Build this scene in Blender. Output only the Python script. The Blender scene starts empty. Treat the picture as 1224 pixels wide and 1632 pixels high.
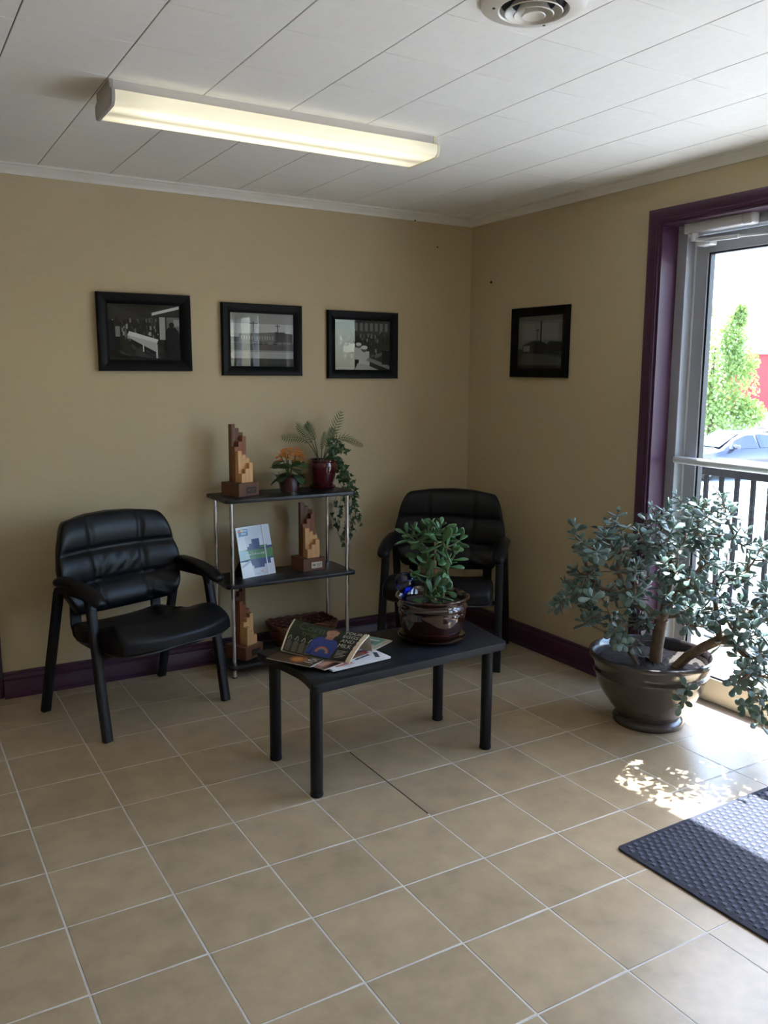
import bpy, bmesh, math, random
from mathutils import Vector, Matrix, Euler
random.seed(7)
scene = bpy.context.scene
COL = scene.collection
R_ = math.radians

# ------------------------------------------------------------------ camera
CAM = Vector((-3.119, -4.244, 1.504))
ROT = Euler((R_(81.0824), R_(-0.3219), R_(-30.7005)), 'XYZ')
FPX = 1363.98
cam_data = bpy.data.cameras.new('camera')
cam = bpy.data.objects.new('camera', cam_data)
COL.objects.link(cam)
cam.location = CAM
cam.rotation_euler = ROT
cam_data.sensor_fit = 'VERTICAL'
cam_data.sensor_height = 36.0
cam_data.lens = 36.0 * FPX / 1632.0
cam_data.clip_start = 0.05
cam_data.clip_end = 500
scene.camera = cam

# ------------------------------------------------------------------ sky, sun, exposure
SUN_TRAVEL = Vector((-1.0, -0.50, -2.07)).normalized()
world = bpy.data.worlds.new('sky')
scene.world = world
world.use_nodes = True
wn = world.node_tree.nodes
wl = world.node_tree.links
sky = wn.new('ShaderNodeTexSky')
sky.sky_type = 'NISHITA'
sky.sun_disc = False
sky.sun_elevation = math.asin(-SUN_TRAVEL.z)
sky.sun_rotation = math.atan2(-SUN_TRAVEL.x, -SUN_TRAVEL.y)
sky.air_density = 1.0
sky.dust_density = 1.2
wl.new(sky.outputs[0], wn['Background'].inputs[0])
wn['Background'].inputs[1].default_value = 0.95
sun_data = bpy.data.lights.new('sun', 'SUN')
sun_data.energy = 17.0
sun_data.angle = R_(0.6)
sun_data.color = (0.95, 0.97, 1.0)
sun = bpy.data.objects.new('sun', sun_data)
COL.objects.link(sun)
sun.location = (8, 4, 16)
sun.rotation_euler = SUN_TRAVEL.to_track_quat('-Z', 'Y').to_euler()
vs = scene.view_settings
vs.view_transform = 'Standard'
vs.look = 'None'
vs.gamma = 1.0
vs.use_curve_mapping = False
vs.exposure = 1.3
scene.cycles.use_denoising = True
scene.cycles.max_bounces = 10
scene.cycles.diffuse_bounces = 6
scene.cycles.transparent_max_bounces = 24
scene.cycles.sample_clamp_indirect = 6.0

# ------------------------------------------------------------------ pixel helpers (photo frame 1224 x 1632)
MR = ROT.to_matrix()
def ray(u, v): return MR @ Vector(((u - 612) / FPX, -(v - 816) / FPX, -1.0))
def onz(u, v, z=0.0): d = ray(u, v); return CAM + d * ((z - CAM.z) / d.z)
def onx(u, v, x=0.0): d = ray(u, v); return CAM + d * ((x - CAM.x) / d.x)
def ony(u, v, y=0.0): d = ray(u, v); return CAM + d * ((y - CAM.y) / d.y)
def pix(p):
    q = MR.transposed() @ (Vector(p) - CAM)
    if q.z > -0.05: return None
    return (612 + FPX * q.x / -q.z, 816 - FPX * q.y / -q.z)
def seen(pts, m=40):
    for p in pts:
        a = pix(p)
        if a and -m < a[0] < 1224 + m and -m < a[1] < 1632 + m: return True
    return False

# ------------------------------------------------------------------ materials
def lin(c):
    return tuple(((v / 255) / 12.92 if v <= 10 else (((v / 255) + 0.055) / 1.055) ** 2.4) for v in c[:3])
MATS = {}
def mat(name, rgb, rough=0.5, metal=0.0, spec=0.5, var=None, bump=None, coat=0.0, attr=False, stretch=None,
        rand=False, trans=0.0, emit=None, sss=0.0, coat_rough=0.05, rv=0.07):
    """var=(scale, amount, detail), bump=(scale, strength, distance)"""
    if name in MATS: return MATS[name]
    m = bpy.data.materials.new(name)
    m.use_nodes = True
    nt = m.node_tree
    n, l = nt.nodes, nt.links
    b = n['Principled BSDF']
    c = lin(rgb)
    b.inputs['Base Color'].default_value = (*c, 1)
    b.inputs['Roughness'].default_value = rough
    b.inputs['Metallic'].default_value = metal
    b.inputs['Specular IOR Level'].default_value = spec
    b.inputs['Coat Weight'].default_value = coat
    b.inputs['Coat Roughness'].default_value = coat_rough
    b.inputs['Transmission Weight'].default_value = trans
    tc = n.new('ShaderNodeTexCoord')
    vec = tc.outputs['Object']
    if stretch:
        mp = n.new('ShaderNodeMapping')
        mp.inputs['Scale'].default_value = stretch
        l.new(vec, mp.inputs['Vector'])
        vec = mp.outputs['Vector']
    if rand:
        oi = n.new('ShaderNodeObjectInfo')
        mu = n.new('ShaderNodeVectorMath'); mu.operation = 'ADD'
        cb = n.new('ShaderNodeCombineXYZ')
        ml = n.new('ShaderNodeMath'); ml.operation = 'MULTIPLY'; ml.inputs[1].default_value = 37.0
        l.new(oi.outputs['Random'], ml.inputs[0])
        l.new(ml.outputs[0], cb.inputs[0]); l.new(ml.outputs[0], cb.inputs[2])
        l.new(vec, mu.inputs[0]); l.new(cb.outputs[0], mu.inputs[1])
        vec = mu.outputs[0]
    src = None
    if attr:
        at = n.new('ShaderNodeAttribute'); at.attribute_name = 'Col'
        src = at.outputs['Color']
        l.new(src, b.inputs['Base Color'])
    if var:
        no = n.new('ShaderNodeTexNoise')
        no.inputs['Scale'].default_value = var[0]
        no.inputs['Detail'].default_value = var[2] if len(var) > 2 else 4
        no.inputs['Roughness'].default_value = 0.6
        l.new(vec, no.inputs['Vector'])
        mr = n.new('ShaderNodeMapRange')
        mr.inputs['From Min'].default_value = 0.3; mr.inputs['From Max'].default_value = 0.7
        mr.inputs['To Min'].default_value = 1 - var[1]; mr.inputs['To Max'].default_value = 1 + var[1]
        l.new(no.outputs['Fac'], mr.inputs['Value'])
        hs = n.new('ShaderNodeHueSaturation')
        hs.inputs['Color'].default_value = (*c, 1)
        if src: l.new(src, hs.inputs['Color'])
        l.new(mr.outputs[0], hs.inputs['Value'])
        l.new(hs.outputs[0], b.inputs['Base Color'])
        if rand:
            r2 = n.new('ShaderNodeMapRange')
            r2.inputs['To Min'].default_value = 1 - rv; r2.inputs['To Max'].default_value = 1 + rv
            l.new(oi.outputs['Random'], r2.inputs['Value'])
            m2 = n.new('ShaderNodeMath'); m2.operation = 'MULTIPLY'
            l.new(mr.outputs[0], m2.inputs[0]); l.new(r2.outputs[0], m2.inputs[1])
            l.new(m2.outputs[0], hs.inputs['Value'])
    if bump:
        nb = n.new('ShaderNodeTexNoise')
        nb.inputs['Scale'].default_value = bump[0]
        nb.inputs['Detail'].default_value = 3
        l.new(vec, nb.inputs['Vector'])
        bp = n.new('ShaderNodeBump')
        bp.inputs['Strength'].default_value = bump[1]
        bp.inputs['Distance'].default_value = bump[2] if len(bump) > 2 else 0.002
        l.new(nb.outputs['Fac'], bp.inputs['Height'])
        l.new(bp.outputs[0], b.inputs['Normal'])
    if emit:
        b.inputs['Emission Color'].default_value = (*lin(emit[0]), 1)
        b.inputs['Emission Strength'].default_value = emit[1]
    if sss:
        # thin leaf: part of the light passes through
        tl = n.new('ShaderNodeBsdfTranslucent')
        tl.inputs['Color'].default_value = (min(1, c[0] * 1.7), min(1, c[1] * 1.9), c[2] * 0.9, 1)
        mx = n.new('ShaderNodeMixShader'); mx.inputs[0].default_value = sss
        l.new(b.outputs[0], mx.inputs[1]); l.new(tl.outputs[0], mx.inputs[2])
        l.new(mx.outputs[0], n['Material Output'].inputs['Surface'])
    MATS[name] = m
    return m

def glass_mat(name, tint=(255, 255, 255), ior=1.5, rough=0.0, thin=0.0):
    if name in MATS: return MATS[name]
    m = bpy.data.materials.new(name)
    m.use_nodes = True
    n, l = m.node_tree.nodes, m.node_tree.links
    n.remove(n['Principled BSDF'])
    tr = n.new('ShaderNodeBsdfTransparent'); tr.inputs[0].default_value = (*lin(tint), 1)
    gl = n.new('ShaderNodeBsdfGlossy'); gl.inputs['Roughness'].default_value = rough
    fr = n.new('ShaderNodeFresnel'); fr.inputs['IOR'].default_value = ior
    ge = n.new('ShaderNodeNewGeometry')          # the same reflectance seen from either side of the thin sheet
    mi = n.new('ShaderNodeMapRange')
    mi.inputs['To Min'].default_value = ior; mi.inputs['To Max'].default_value = 1.0 / ior
    l.new(ge.outputs['Backfacing'], mi.inputs['Value']); l.new(mi.outputs[0], fr.inputs['IOR'])
    mx = n.new('ShaderNodeMixShader')
    fac = fr.outputs[0]
    if thin:
        ad = n.new('ShaderNodeMath'); ad.operation = 'ADD'; ad.inputs[1].default_value = thin
        l.new(fac, ad.inputs[0]); fac = ad.outputs[0]
    l.new(fac, mx.inputs[0]); l.new(tr.outputs[0], mx.inputs[1]); l.new(gl.outputs[0], mx.inputs[2])
    l.new(mx.outputs[0], n['Material Output'].inputs['Surface'])
    MATS[name] = m
    return m

M_WALL = mat('wall_paint', (192, 176, 144), 0.62, spec=0.3, var=(14, 0.03, 5), bump=(55, 0.35, 0.002), stretch=(1, 1, 9))
M_CEIL = mat('ceiling_tile_paint', (238, 237, 235), 0.75, spec=0.25, var=(30, 0.02, 4), bump=(260, 0.15, 0.001), rand=True, rv=0.012)
M_GROOVE = mat('ceiling_groove', (112, 108, 102), 0.9)
M_CROWN = mat('crown_paint', (222, 219, 212), 0.45, var=(9, 0.03))
M_PLUM = mat('plum_paint', (66, 37, 60), 0.36, spec=0.5, var=(8, 0.06), stretch=(1, 1, 0.3))
M_TILE = mat('beige_floor_tile', (180, 160, 130), 0.30, spec=0.55, var=(9, 0.16, 8), bump=(35, 0.12, 0.002), rand=True)
M_GROUT = mat('pale_grout', (214, 210, 204), 0.85, var=(20, 0.08))
M_ALU = mat('grey_aluminium', (168, 170, 176), 0.42, metal=0.35, spec=0.5)
M_ALUW = mat('pale_aluminium', (214, 215, 218), 0.38, metal=0.25)
M_CHROME = mat('chrome', (215, 215, 218), 0.12, metal=1.0)
M_BLACKMETAL = mat('black_powder_coat', (15, 16, 23), 0.45, spec=0.35, bump=(420, 0.1, 0.0005))
M_LEATHER = mat('black_leather', (9, 10, 16), 0.40, spec=0.30, bump=(240, 0.22, 0.001), var=(25, 0.15))
M_PIPING = mat('leather_piping', (58, 56, 56), 0.45)
M_PLASTIC = mat('black_plastic', (14, 14, 19), 0.5, spec=0.35)
M_BLACKLAM = mat('black_laminate', (24, 26, 32), 0.36, spec=0.5, bump=(500, 0.12, 0.0004))
M_BLACKFRAME = mat('black_frame_lacquer', (7, 7, 12), 0.45, spec=0.14)
M_GLASS = glass_mat('clear_glass', (250, 252, 252))
M_PICGLASS = glass_mat('picture_glass', (255, 255, 255), ior=1.45)
M_PRINT = mat('flat_print', (128, 128, 128), 0.55, spec=0.2, attr=True)
M_GLOSSPRINT = mat('glossy_print', (128, 128, 128), 0.32, spec=0.4, attr=True, coat=0.15)
M_PAPERPRINT = mat('newsprint', (128, 128, 128), 0.6, spec=0.25, attr=True)
M_RUBBER = mat('black_gasket', (16, 17, 22), 0.5)

# ------------------------------------------------------------------ mesh builder
class B:
    def __init__(self):
        self.v = []; self.f = []; self.c = []; self.cur = None
    def add(self, vs, fs):
        o = len(self.v)
        self.v += [tuple(p) for p in vs]
        self.f += [tuple(i + o for i in q) for q in fs]
        self.c += [self.cur] * len(fs)
        return self
    def box(self, c, s, bevel=0.0, rot=None, seg=1):
        bm = bmesh.new()
        bmesh.ops.create_cube(bm, size=1.0)
        for p in bm.verts:
            p.co = Vector((p.co.x * s[0], p.co.y * s[1], p.co.z * s[2]))
        if bevel:
            bmesh.ops.bevel(bm, geom=list(bm.edges), offset=bevel, segments=seg, profile=0.5, affect='EDGES')
        rm = rot if rot is not None else Matrix.Identity(3)
        cv = Vector(c)
        bm.verts.index_update()
        self.add([rm @ p.co + cv for p in bm.verts], [[q.index for q in fc.verts] for fc in bm.faces])
        bm.free()
        return self
    def ext(self, x0, x1, y0, y1, z0, z1, bevel=0.0, seg=1):
        return self.box(((x0 + x1) / 2, (y0 + y1) / 2, (z0 + z1) / 2), (abs(x1 - x0), abs(y1 - y0), abs(z1 - z0)), bevel, None, seg)
    def sweep(self, pts, ring, closed=False, cap=True, up=Vector((0, 0, 1)), scale=None):
        """ring: list of (a, b) offsets; a along side, b along up-ish normal"""
        pts = [Vector(p) for p in pts]
        n = len(pts); k = len(ring); vs = []
        prev = None
        for i, p in enumerate(pts):
            if closed: t = (pts[(i + 1) % n] - pts[i - 1])
            else: t = pts[min(i + 1, n - 1)] - pts[max(i - 1, 0)]
            if t.length < 1e-9: t = Vector((0, 0, 1))
            t.normalize()
            if prev is None:
                u = up if abs(t.dot(up)) < 0.95 else Vector((1, 0, 0))
                s = t.cross(u).normalized()
            else:
                s = prev - t * prev.dot(t)
                s.normalize()
            prev = s
            w = s.cross(t).normalized()
            sc = scale[i] if scale else 1.0
            for a, b in ring: vs.append(p + s * a * sc + w * b * sc)
        fs = []
        for i in range(n if closed else n - 1):
            j = (i + 1) % n
            for q in range(k):
                r = (q + 1) % k
                fs.append((i * k + q, i * k + r, j * k + r, j * k + q))
        if cap and not closed:
            fs.append(tuple(range(k - 1, -1, -1)))
            fs.append(tuple((n - 1) * k + q for q in range(k)))
        return self.add(vs, fs)
    def tube(self, pts, r, n=8, closed=False, cap=True):
        rr = r if isinstance(r, (list, tuple)) else [r] * len(pts)
        ring = [(math.cos(2 * math.pi * q / n), math.sin(2 * math.pi * q / n)) for q in range(n)]
        return self.sweep(pts, ring, closed, cap, scale=rr)
    def lathe(self, prof, n=40, c=(0, 0, 0), a0=0.0, wob=None):
        cx, cy, cz = c; k = len(prof); vs = []; fs = []
        for q in range(n):
            a = a0 + 2 * math.pi * q / n
            for r, z in prof:
                w = wob(a, z) if wob else 1.0
                vs.append((cx + r * w * math.cos(a), cy + r * w * math.sin(a), cz + z))
        for q in range(n):
            s = (q + 1) % n
            for i in range(k - 1):
                fs.append((q * k + i, s * k + i, s * k + i + 1, q * k + i + 1))
        return self.add(vs, fs)
    def prism(self, poly, z0, z1, bevel=0.0, seg=2):
        bm = bmesh.new()
        lo = [bm.verts.new((p[0], p[1], z0)) for p in poly]
        hi = [bm.verts.new((p[0], p[1], z1)) for p in poly]
        n = len(poly)
        bm.faces.new(lo[::-1]); top = bm.faces.new(hi)
        for i in range(n): bm.faces.new((lo[i], lo[(i + 1) % n], hi[(i + 1) % n], hi[i]))
        if bevel:
            es = [e for e in bm.edges if abs(e.verts[0].co.z - e.verts[1].co.z) < 1e-9]
            bmesh.ops.bevel(bm, geom=es, offset=bevel, segments=seg, profile=0.5, affect='EDGES')
        bm.verts.index_update()
        self.add([p.co for p in bm.verts], [[q.index for q in fc.verts] for fc in bm.faces])
        bm.free()
        return self
    def grid(self, fn, nu, nv, wu=False, wv=False, flip=False):
        vs = []; fs = []
        for i in range(nu):
            for j in range(nv): vs.append(fn(i, j))
        for i in range(nu if wu else nu - 1):
            for j in range(nv if wv else nv - 1):
                a, b = i * nv + j, ((i + 1) % nu) * nv + j
                c, d = ((i + 1) % nu) * nv + (j + 1) % nv, i * nv + (j + 1) % nv
                fs.append((a, d, c, b) if flip else (a, b, c, d))
        return self.add(vs, fs)
    def poly(self, pts, color=None):
        if color is not None: self.cur = color
        return self.add(pts, [tuple(range(len(pts)))])
    def xf(self, m):
        self.v = [tuple(m @ Vector(p)) for p in self.v]; return self
    def mesh(self, name, angle=38, smooth=True):
        me = bpy.data.meshes.new(name)
        me.from_pydata(self.v, [], self.f)
        if any(c is not None for c in self.c):
            ca = me.color_attributes.new('Col', 'FLOAT_COLOR', 'CORNER')
            i = 0
            for fc, c in zip(self.f, self.c):
                cc = (*lin(c or (128, 128, 128)), 1)
                for _ in fc:
                    ca.data[i].color = cc; i += 1
        if smooth:
            me.shade_smooth()
            me.set_sharp_from_angle(angle=R_(angle))
        return me

def link(name, me, m, parent=None, loc=None):
    o = bpy.data.objects.new(name, me)
    COL.objects.link(o)
    if m is not None and not me.materials: me.materials.append(m)
    if parent: o.parent = parent
    if loc is not None: o.location = loc
    return o
def obj(name, b, m, parent=None, angle=38, smooth=True, loc=None, fixn=False, label=None):
    me = b.mesh(name, angle, smooth)
    if fixn:
        bm = bmesh.new(); bm.from_mesh(me)
        bmesh.ops.recalc_face_normals(bm, faces=bm.faces)
        bm.to_mesh(me); bm.free()
    o = link(name, me, m, parent, loc)
    if label: o['label'] = label
    return o
def tag(o, label, cat, group=None):
    o['label'] = label; o['category'] = cat
    if group: o['group'] = group
    return o
def thing(name, label, cat, loc=(0, 0, 0), rz=0.0, group=None):
    o = bpy.data.objects.new(name, None)
    o.empty_display_size = 0.1
    COL.objects.link(o)
    o.location = loc; o.rotation_euler = (0, 0, rz)
    return tag(o, label, cat, group)
def struct(name, b, m, parent=None, angle=38, label=None):
    o = obj(name, b, m, parent, angle, fixn=True)
    if parent is None: o['kind'] = 'structure'
    if label: o['label'] = label
    return o
def dup(root, loc, rz, label, group=None):
    r = root.copy(); COL.objects.link(r); r.location = loc; r.rotation_euler = (0, 0, rz)
    r['label'] = label
    if group: r['group'] = group
    for ch in list(root.children):
        c = ch.copy(); COL.objects.link(c); c.parent = r
        for g in list(ch.children):
            d = g.copy(); COL.objects.link(d); d.parent = c
    return r
def text_mesh(b, s, fn, size=1.0, color=(255, 255, 255), align='LEFT'):
    """writes s into builder b; fn maps (x, y) in text units to a 3D point"""
    cu = bpy.data.curves.new('lettering', 'FONT')
    cu.body = s; cu.size = size; cu.align_x = align; cu.resolution_u = 3
    o = bpy.data.objects.new('lettering', cu)
    COL.objects.link(o)
    bpy.context.view_layer.update()
    dg = bpy.context.evaluated_depsgraph_get()
    me = bpy.data.meshes.new_from_object(o.evaluated_get(dg))
    b.cur = color
    b.add([fn(p.co.x, p.co.y) for p in me.vertices], [tuple(q.vertices) for q in me.polygons])
    bpy.data.objects.remove(o); bpy.data.curves.remove(cu); bpy.data.meshes.remove(me)

# ================================================================== THE ROOM
T = 0.303                      # floor tile pitch
GX, GY = -1.5538, -1.6431      # one grout crossing
XL, YF = -4.7, -6.5            # left wall, wall behind the camera
H = 2.424                      # ceiling
OP0, OP1, OPH = -1.434, -2.985, 2.20   # opening of the glazed entrance in the right wall
FW = 0.2                       # right wall thickness

# floor: grout bed with every tile a part
floor_b = B().ext(XL, FW, YF, 0.0, -0.12, -0.0009)
floor = struct('floor', floor_b, M_GROUT)
tile_cache = {}
def tile_mesh(w, d, h, nm, m, bev, flip):
    k = (nm, round(w, 4), round(d, 4))
    if k not in tile_cache:
        b = B().prism([(-w / 2, -d / 2), (w / 2, -d / 2), (w / 2, d / 2), (-w / 2, d / 2)], -h, 0.0)
        me = b.mesh(nm, 60)
        bm = bmesh.new(); bm.from_mesh(me)
        top = [e for e in bm.edges if all(abs(v.co.z) < 1e-6 for v in e.verts)]
        bmesh.ops.bevel(bm, geom=top, offset=bev, segments=2, profile=0.5, affect='EDGES')
        if flip: bmesh.ops.scale(bm, vec=(1, 1, -1), verts=bm.verts)
        bmesh.ops.recalc_face_normals(bm, faces=bm.faces)
        bm.to_mesh(me); bm.free()
        me.materials.append(m)
        tile_cache[k] = me
    return tile_cache[k]
rest = B()
for i in range(-11, 7):
    for j in range(-6, 18):
        x0, x1 = GX + i * T + 0.0026, GX + (i + 1) * T - 0.0026
        y1, y0 = GY - j * T - 0.0026, GY - (j + 1) * T + 0.0026
        yc = (y0 + y1) / 2
        xmax = 0.084 if (OP1 < yc < OP0) else -0.004
        x0, x1, y0, y1 = max(x0, XL), min(x1, xmax), max(y0, YF), min(y1, -0.004)
        if x1 - x0 < 0.01 or y1 - y0 < 0.01: continue
        w, d = x1 - x0, y1 - y0
        c = ((x0 + x1) / 2, (y0 + y1) / 2, 0)
        if seen([(x0, y0, 0), (x1, y0, 0), (x0, y1, 0), (x1, y1, 0), c], 10):
            o = link('tile', tile_mesh(w, d, 0.008, 'tile', M_TILE, 0.0013, False), None, floor, c)
            o.rotation_euler = (random.uniform(-.0006, .0006), random.uniform(-.0006, .0006), 0)
        else:
            rest.ext(x0, x1, y0, y1, -0.008, 0.0)
o = obj('far_tiles', rest, M_TILE, floor, fixn=True); o['kind'] = 'stuff'
# dark strip of grout beside the table
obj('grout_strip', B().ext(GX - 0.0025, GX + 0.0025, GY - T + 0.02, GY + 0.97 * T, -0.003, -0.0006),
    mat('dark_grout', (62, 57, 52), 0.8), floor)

# ceiling with every panel a part
CP, CX0, CY0 = 0.3115, -1.165, -1.678
CPY = 0.3085
ceil = struct('ceiling', B().ext(XL, FW, YF, 0.0, H + 0.004, H + 0.12), M_GROOVE)
rest = B()
for i in range(-12, 5):
    for j in range(-6, 17):
        x0, x1 = CX0 + i * CP + 0.0019, CX0 + (i + 1) * CP - 0.0019
        y1, y0 = CY0 - j * CPY - 0.0004, CY0 - (j + 1) * CPY + 0.0004
        x0, x1, y0, y1 = max(x0, XL), min(x1, -0.004), max(y0, YF), min(y1, -0.004)
        if x1 - x0 < 0.01 or y1 - y0 < 0.01: continue
        c = ((x0 + x1) / 2, (y0 + y1) / 2, H)
        if seen([(x0, y0, H), (x1, y0, H), (x0, y1, H), (x1, y1, H), c], 10):
            o = link('ceiling_panel', tile_mesh(x1 - x0, y1 - y0, 0.012, 'ceiling_panel', M_CEIL, 0.0008, True), None, ceil, c)
            o.rotation_euler = (random.uniform(-.0008, .0008), random.uniform(-.0008, .0008), 0)
        else:
            rest.ext(x0, x1, y0, y1, H, H + 0.01)
o = obj('far_ceiling_panels', rest, M_CEIL, ceil, fixn=True); o['kind'] = 'stuff'

# walls
WT = H + 0.12
struct('wall_back', B().ext(XL - 0.15, FW, 0.0, 0.2, -0.12, WT), M_WALL)
W0, W1, WZ0, WZ1 = -3.30, -4.6, 0.12, 2.15        # second window of the same wall, nearer the camera
wr = B()
wr.ext(0, FW, OP0, 0.0, -0.12, WT)
wr.ext(0, FW, OP1, OP0, OPH, WT)
wr.ext(0, FW, W0, OP1, -0.12, WT)
wr.ext(0, FW, W1, W0, -0.12, WZ0); wr.ext(0, FW, W1, W0, WZ1, WT)
wr.ext(0, FW, YF, W1, -0.12, WT)
struct('wall_right', wr, M_WALL)
struct('wall_left', B().ext(XL - 0.15, XL, YF, 0.0, -0.12, WT), M_WALL)
struct('wall_front', B().ext(XL - 0.15, FW, YF - 0.2, YF, -0.12, WT), M_WALL)
# plain fixed window outside the picture
def fixed_window(name, axis, a0, a1, z0, z1, pos):
    fr = B()
    n = 3
    for k in range(n + 1):
        a = a0 + (a1 - a0) * k / n
        if axis == 'y': fr.ext(pos, pos + 0.06, a - 0.03, a + 0.03, z0, z1)
        else: fr.ext(a - 0.03, a + 0.03, pos, pos + 0.06, z0, z1)
    for z in (z0 + 0.03, z1 - 0.03):
        if axis == 'y': fr.ext(pos, pos + 0.06, a0, a1, z - 0.03, z + 0.03)
        else: fr.ext(a0, a1, pos, pos + 0.06, z - 0.03, z + 0.03)
    o = struct(name, fr, M_ALU)
    g = B()
    if axis == 'y': g.ext(pos + 0.028, pos + 0.033, a0, a1, z0, z1)
    else: g.ext(a0, a1, pos + 0.028, pos + 0.033, z0, z1)
    obj('pane', g, M_GLASS, o, smooth=False)
fixed_window('window_1', 'y', W1, W0, WZ0, WZ1, 0.1)

# crown moulding
crown = [(0.0, H - 0.043), (0.008, H - 0.043), (0.010, H - 0.034), (0.018, H - 0.026), (0.030, H - 0.016), (0.034, H - 0.010), (0.044, H - 0.008), (0.044, H + 0.0), (0.0, H + 0.0)]
def strip(prof, fa, fb):
    """profile (offset, z) joined between two end functions of the offset"""
    b = B(); k = len(prof)
    vs = [fa(o_) + (z,) for o_, z in prof] + [fb(o_) + (z,) for o_, z in prof]
    fs = [(q, (q + 1) % k, k + (q + 1) % k, k + q) for q in range(k)] + [tuple(range(k)), tuple(range(2 * k - 1, k - 1, -1))]
    return b.add(vs, fs)
struct('trim_1', strip(crown, lambda o: (XL, -o), lambda o: (-o, -o)), M_CROWN, label='white crown moulding along the back wall')
struct('trim_2', strip(crown, lambda o: (-o, -o), lambda o: (-o, YF)), M_CROWN, label='white crown moulding along the entrance wall')
base = [(0.0, 0.0), (0.044, 0.0), (0.044, 0.012), (0.034, 0.018), (0.033, 0.075), (0.028, 0.082), (0.030, 0.090), (0.022, 0.098), (0.016, 0.104), (0.016, 0.114), (0.010, 0.119), (0.0, 0.119)]
DL = -2.683   # casing of a doorway at the picture's left edge
struct('baseboard_back', strip(base, lambda o: (DL, -o), lambda o: (-o, -o)), M_PLUM)
struct('baseboard_right', strip(base, lambda o: (-o, -o), lambda o: (-o, OP0 + 0.060)), M_PLUM)
struct('baseboard_left', strip(base, lambda o: (XL + o, YF), lambda o: (XL + o, 0)), M_PLUM)

# casing of the glazed entrance (swept round the opening)
cas = [(0.0, 0.0), (0.0, 0.014), (0.010, 0.018), (0.016, 0.014), (0.026, 0.016), (0.034, 0.022), (0.048, 0.024), (0.058, 0.020), (0.060, 0.0)]
cb = B(); k = len(cas); rows = []
for o_, t_ in cas:
    rows.append([(-t_, OP0 + o_, 0.0), (-t_, OP0 + o_, OPH + o_), (-t_, OP1 - o_, OPH + o_), (-t_, OP1 - o_, 0.0)])
cb.add([p for r in rows for p in r], [(q * 4 + s, q * 4 + s + 1, ((q + 1) % k) * 4 + s + 1, ((q + 1) % k) * 4 + s) for q in range(k) for s in range(3)])
struct('trim_3', cb, M_PLUM, label='plum painted casing round the glazed entrance')
# plum reveal lining the opening
rb = B()
rb.ext(-0.004, 0.1, OP0 - 0.012, OP0, 0.0, OPH); rb.ext(-0.004, 0.1, OP1, OP1 + 0.012, 0.0, OPH)
rb.ext(-0.004, 0.1, OP1 + 0.012, OP0 - 0.012, OPH - 0.012, OPH)
struct('trim_4', rb, M_PLUM, label='plum reveal inside the entrance opening')
# doorway casing at the far left
lc = B()
for q in range(len(cas) - 1):
    (a, ta), (b_, tb) = cas[q], cas[q + 1]
    lc.add([(DL - 0.062 + a, -ta, 0), (DL - 0.062 + b_, -tb, 0), (DL - 0.062 + b_, -tb, 2.12), (DL - 0.062 + a, -ta, 2.12)], [(0, 1, 2, 3)])
lc.ext(DL - 0.062, DL, -0.003, 0.0, 0, 2.12)
lc.ext(DL - 0.98, DL, -0.022, 0.0, 2.06, 2.12); lc.ext(DL - 0.98, DL - 0.92, -0.022, 0, 0, 2.06)
struct('trim_5', lc, M_PLUM, label='plum casing of the doorway at the left edge')
d2 = B().ext(DL - 0.918, DL - 0.064, -0.012, 0.0, 0.008, 2.058)
for z0, z1 in ((0.2, 0.9), (1.05, 1.9)):
    d2.ext(DL - 0.78, DL - 0.2, -0.018, -0.011, z0, z1, 0.004)
dd = struct('door_2', d2, M_PLUM)
obj('door_handle', B().tube([(DL - 0.12, -0.012, 1.0), (DL - 0.12, -0.05, 1.0), (DL - 0.22, -0.055, 1.0)], 0.009, 10), M_CHROME, dd)

# ---- glazed entrance: aluminium frame, door leaf, sidelight
FX0, FX1 = 0.10, 0.19
D0 = OP0 - 0.012
JY = 0.052
MUL = -2.445            # mullion between the door leaf and the sidelight
FT = 2.148              # underside of the frame head
fr = B()
fr.ext(FX0, FX1, D0 - JY, D0, 0, OPH - 0.012, 0.002)
fr.ext(FX0, FX1, OP1 + 0.012, OP1 + 0.012 + JY, 0, OPH - 0.012, 0.002)
fr.ext(FX0, FX1, OP1 + 0.012 + JY, D0 - JY, FT, OPH - 0.012, 0.002)
fr.ext(FX0, FX1, MUL - JY / 2, MUL + JY / 2, 0, FT, 0.002)
door = struct('door_1', fr, M_ALU)
st = B().ext(0.152, FX1 + 0.002, D0 - JY - 0.012, D0 - JY, 0.0, FT, 0.001)
obj('door_stop', st, M_ALUW, door)
LY0, LY1 = D0 - JY - 0.004, MUL + JY / 2 + 0.004       # leaf
LX0, LX1 = 0.153, 0.195
SW = 0.072
GB, GT = 0.128, 2.066
leaf = obj('door_leaf', B().ext(LX0, LX1, LY0 - SW, LY0, 0.012, FT - 0.004, 0.002).ext(LX0, LX1, LY1, LY1 + SW, 0.012, FT - 0.004, 0.002)
           .ext(LX0, LX1, LY1 + SW, LY0 - SW, GT, FT - 0.004, 0.002), M_ALU, door)
obj('bottom_rail', B().ext(LX0, LX1, LY1 + SW, LY0 - SW, 0.012, GB, 0.003), mat('cream_aluminium', (206, 198, 184), 0.45, metal=0.1), leaf)
gk = B()
gy0, gy1 = LY0 - SW, LY1 + SW
gk.ext(0.160, 0.190, gy0 - 0.010, gy0, GB, GT); gk.ext(0.160, 0.190, gy1, gy1 + 0.010, GB, GT)
gk.ext(0.160, 0.190, gy1 + 0.01, gy0 - 0.01, GB, GB + 0.008); gk.ext(0.160, 0.190, gy1 + 0.01, gy0 - 0.01, GT - 0.008, GT)
obj('gasket', gk, M_RUBBER, leaf)
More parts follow.
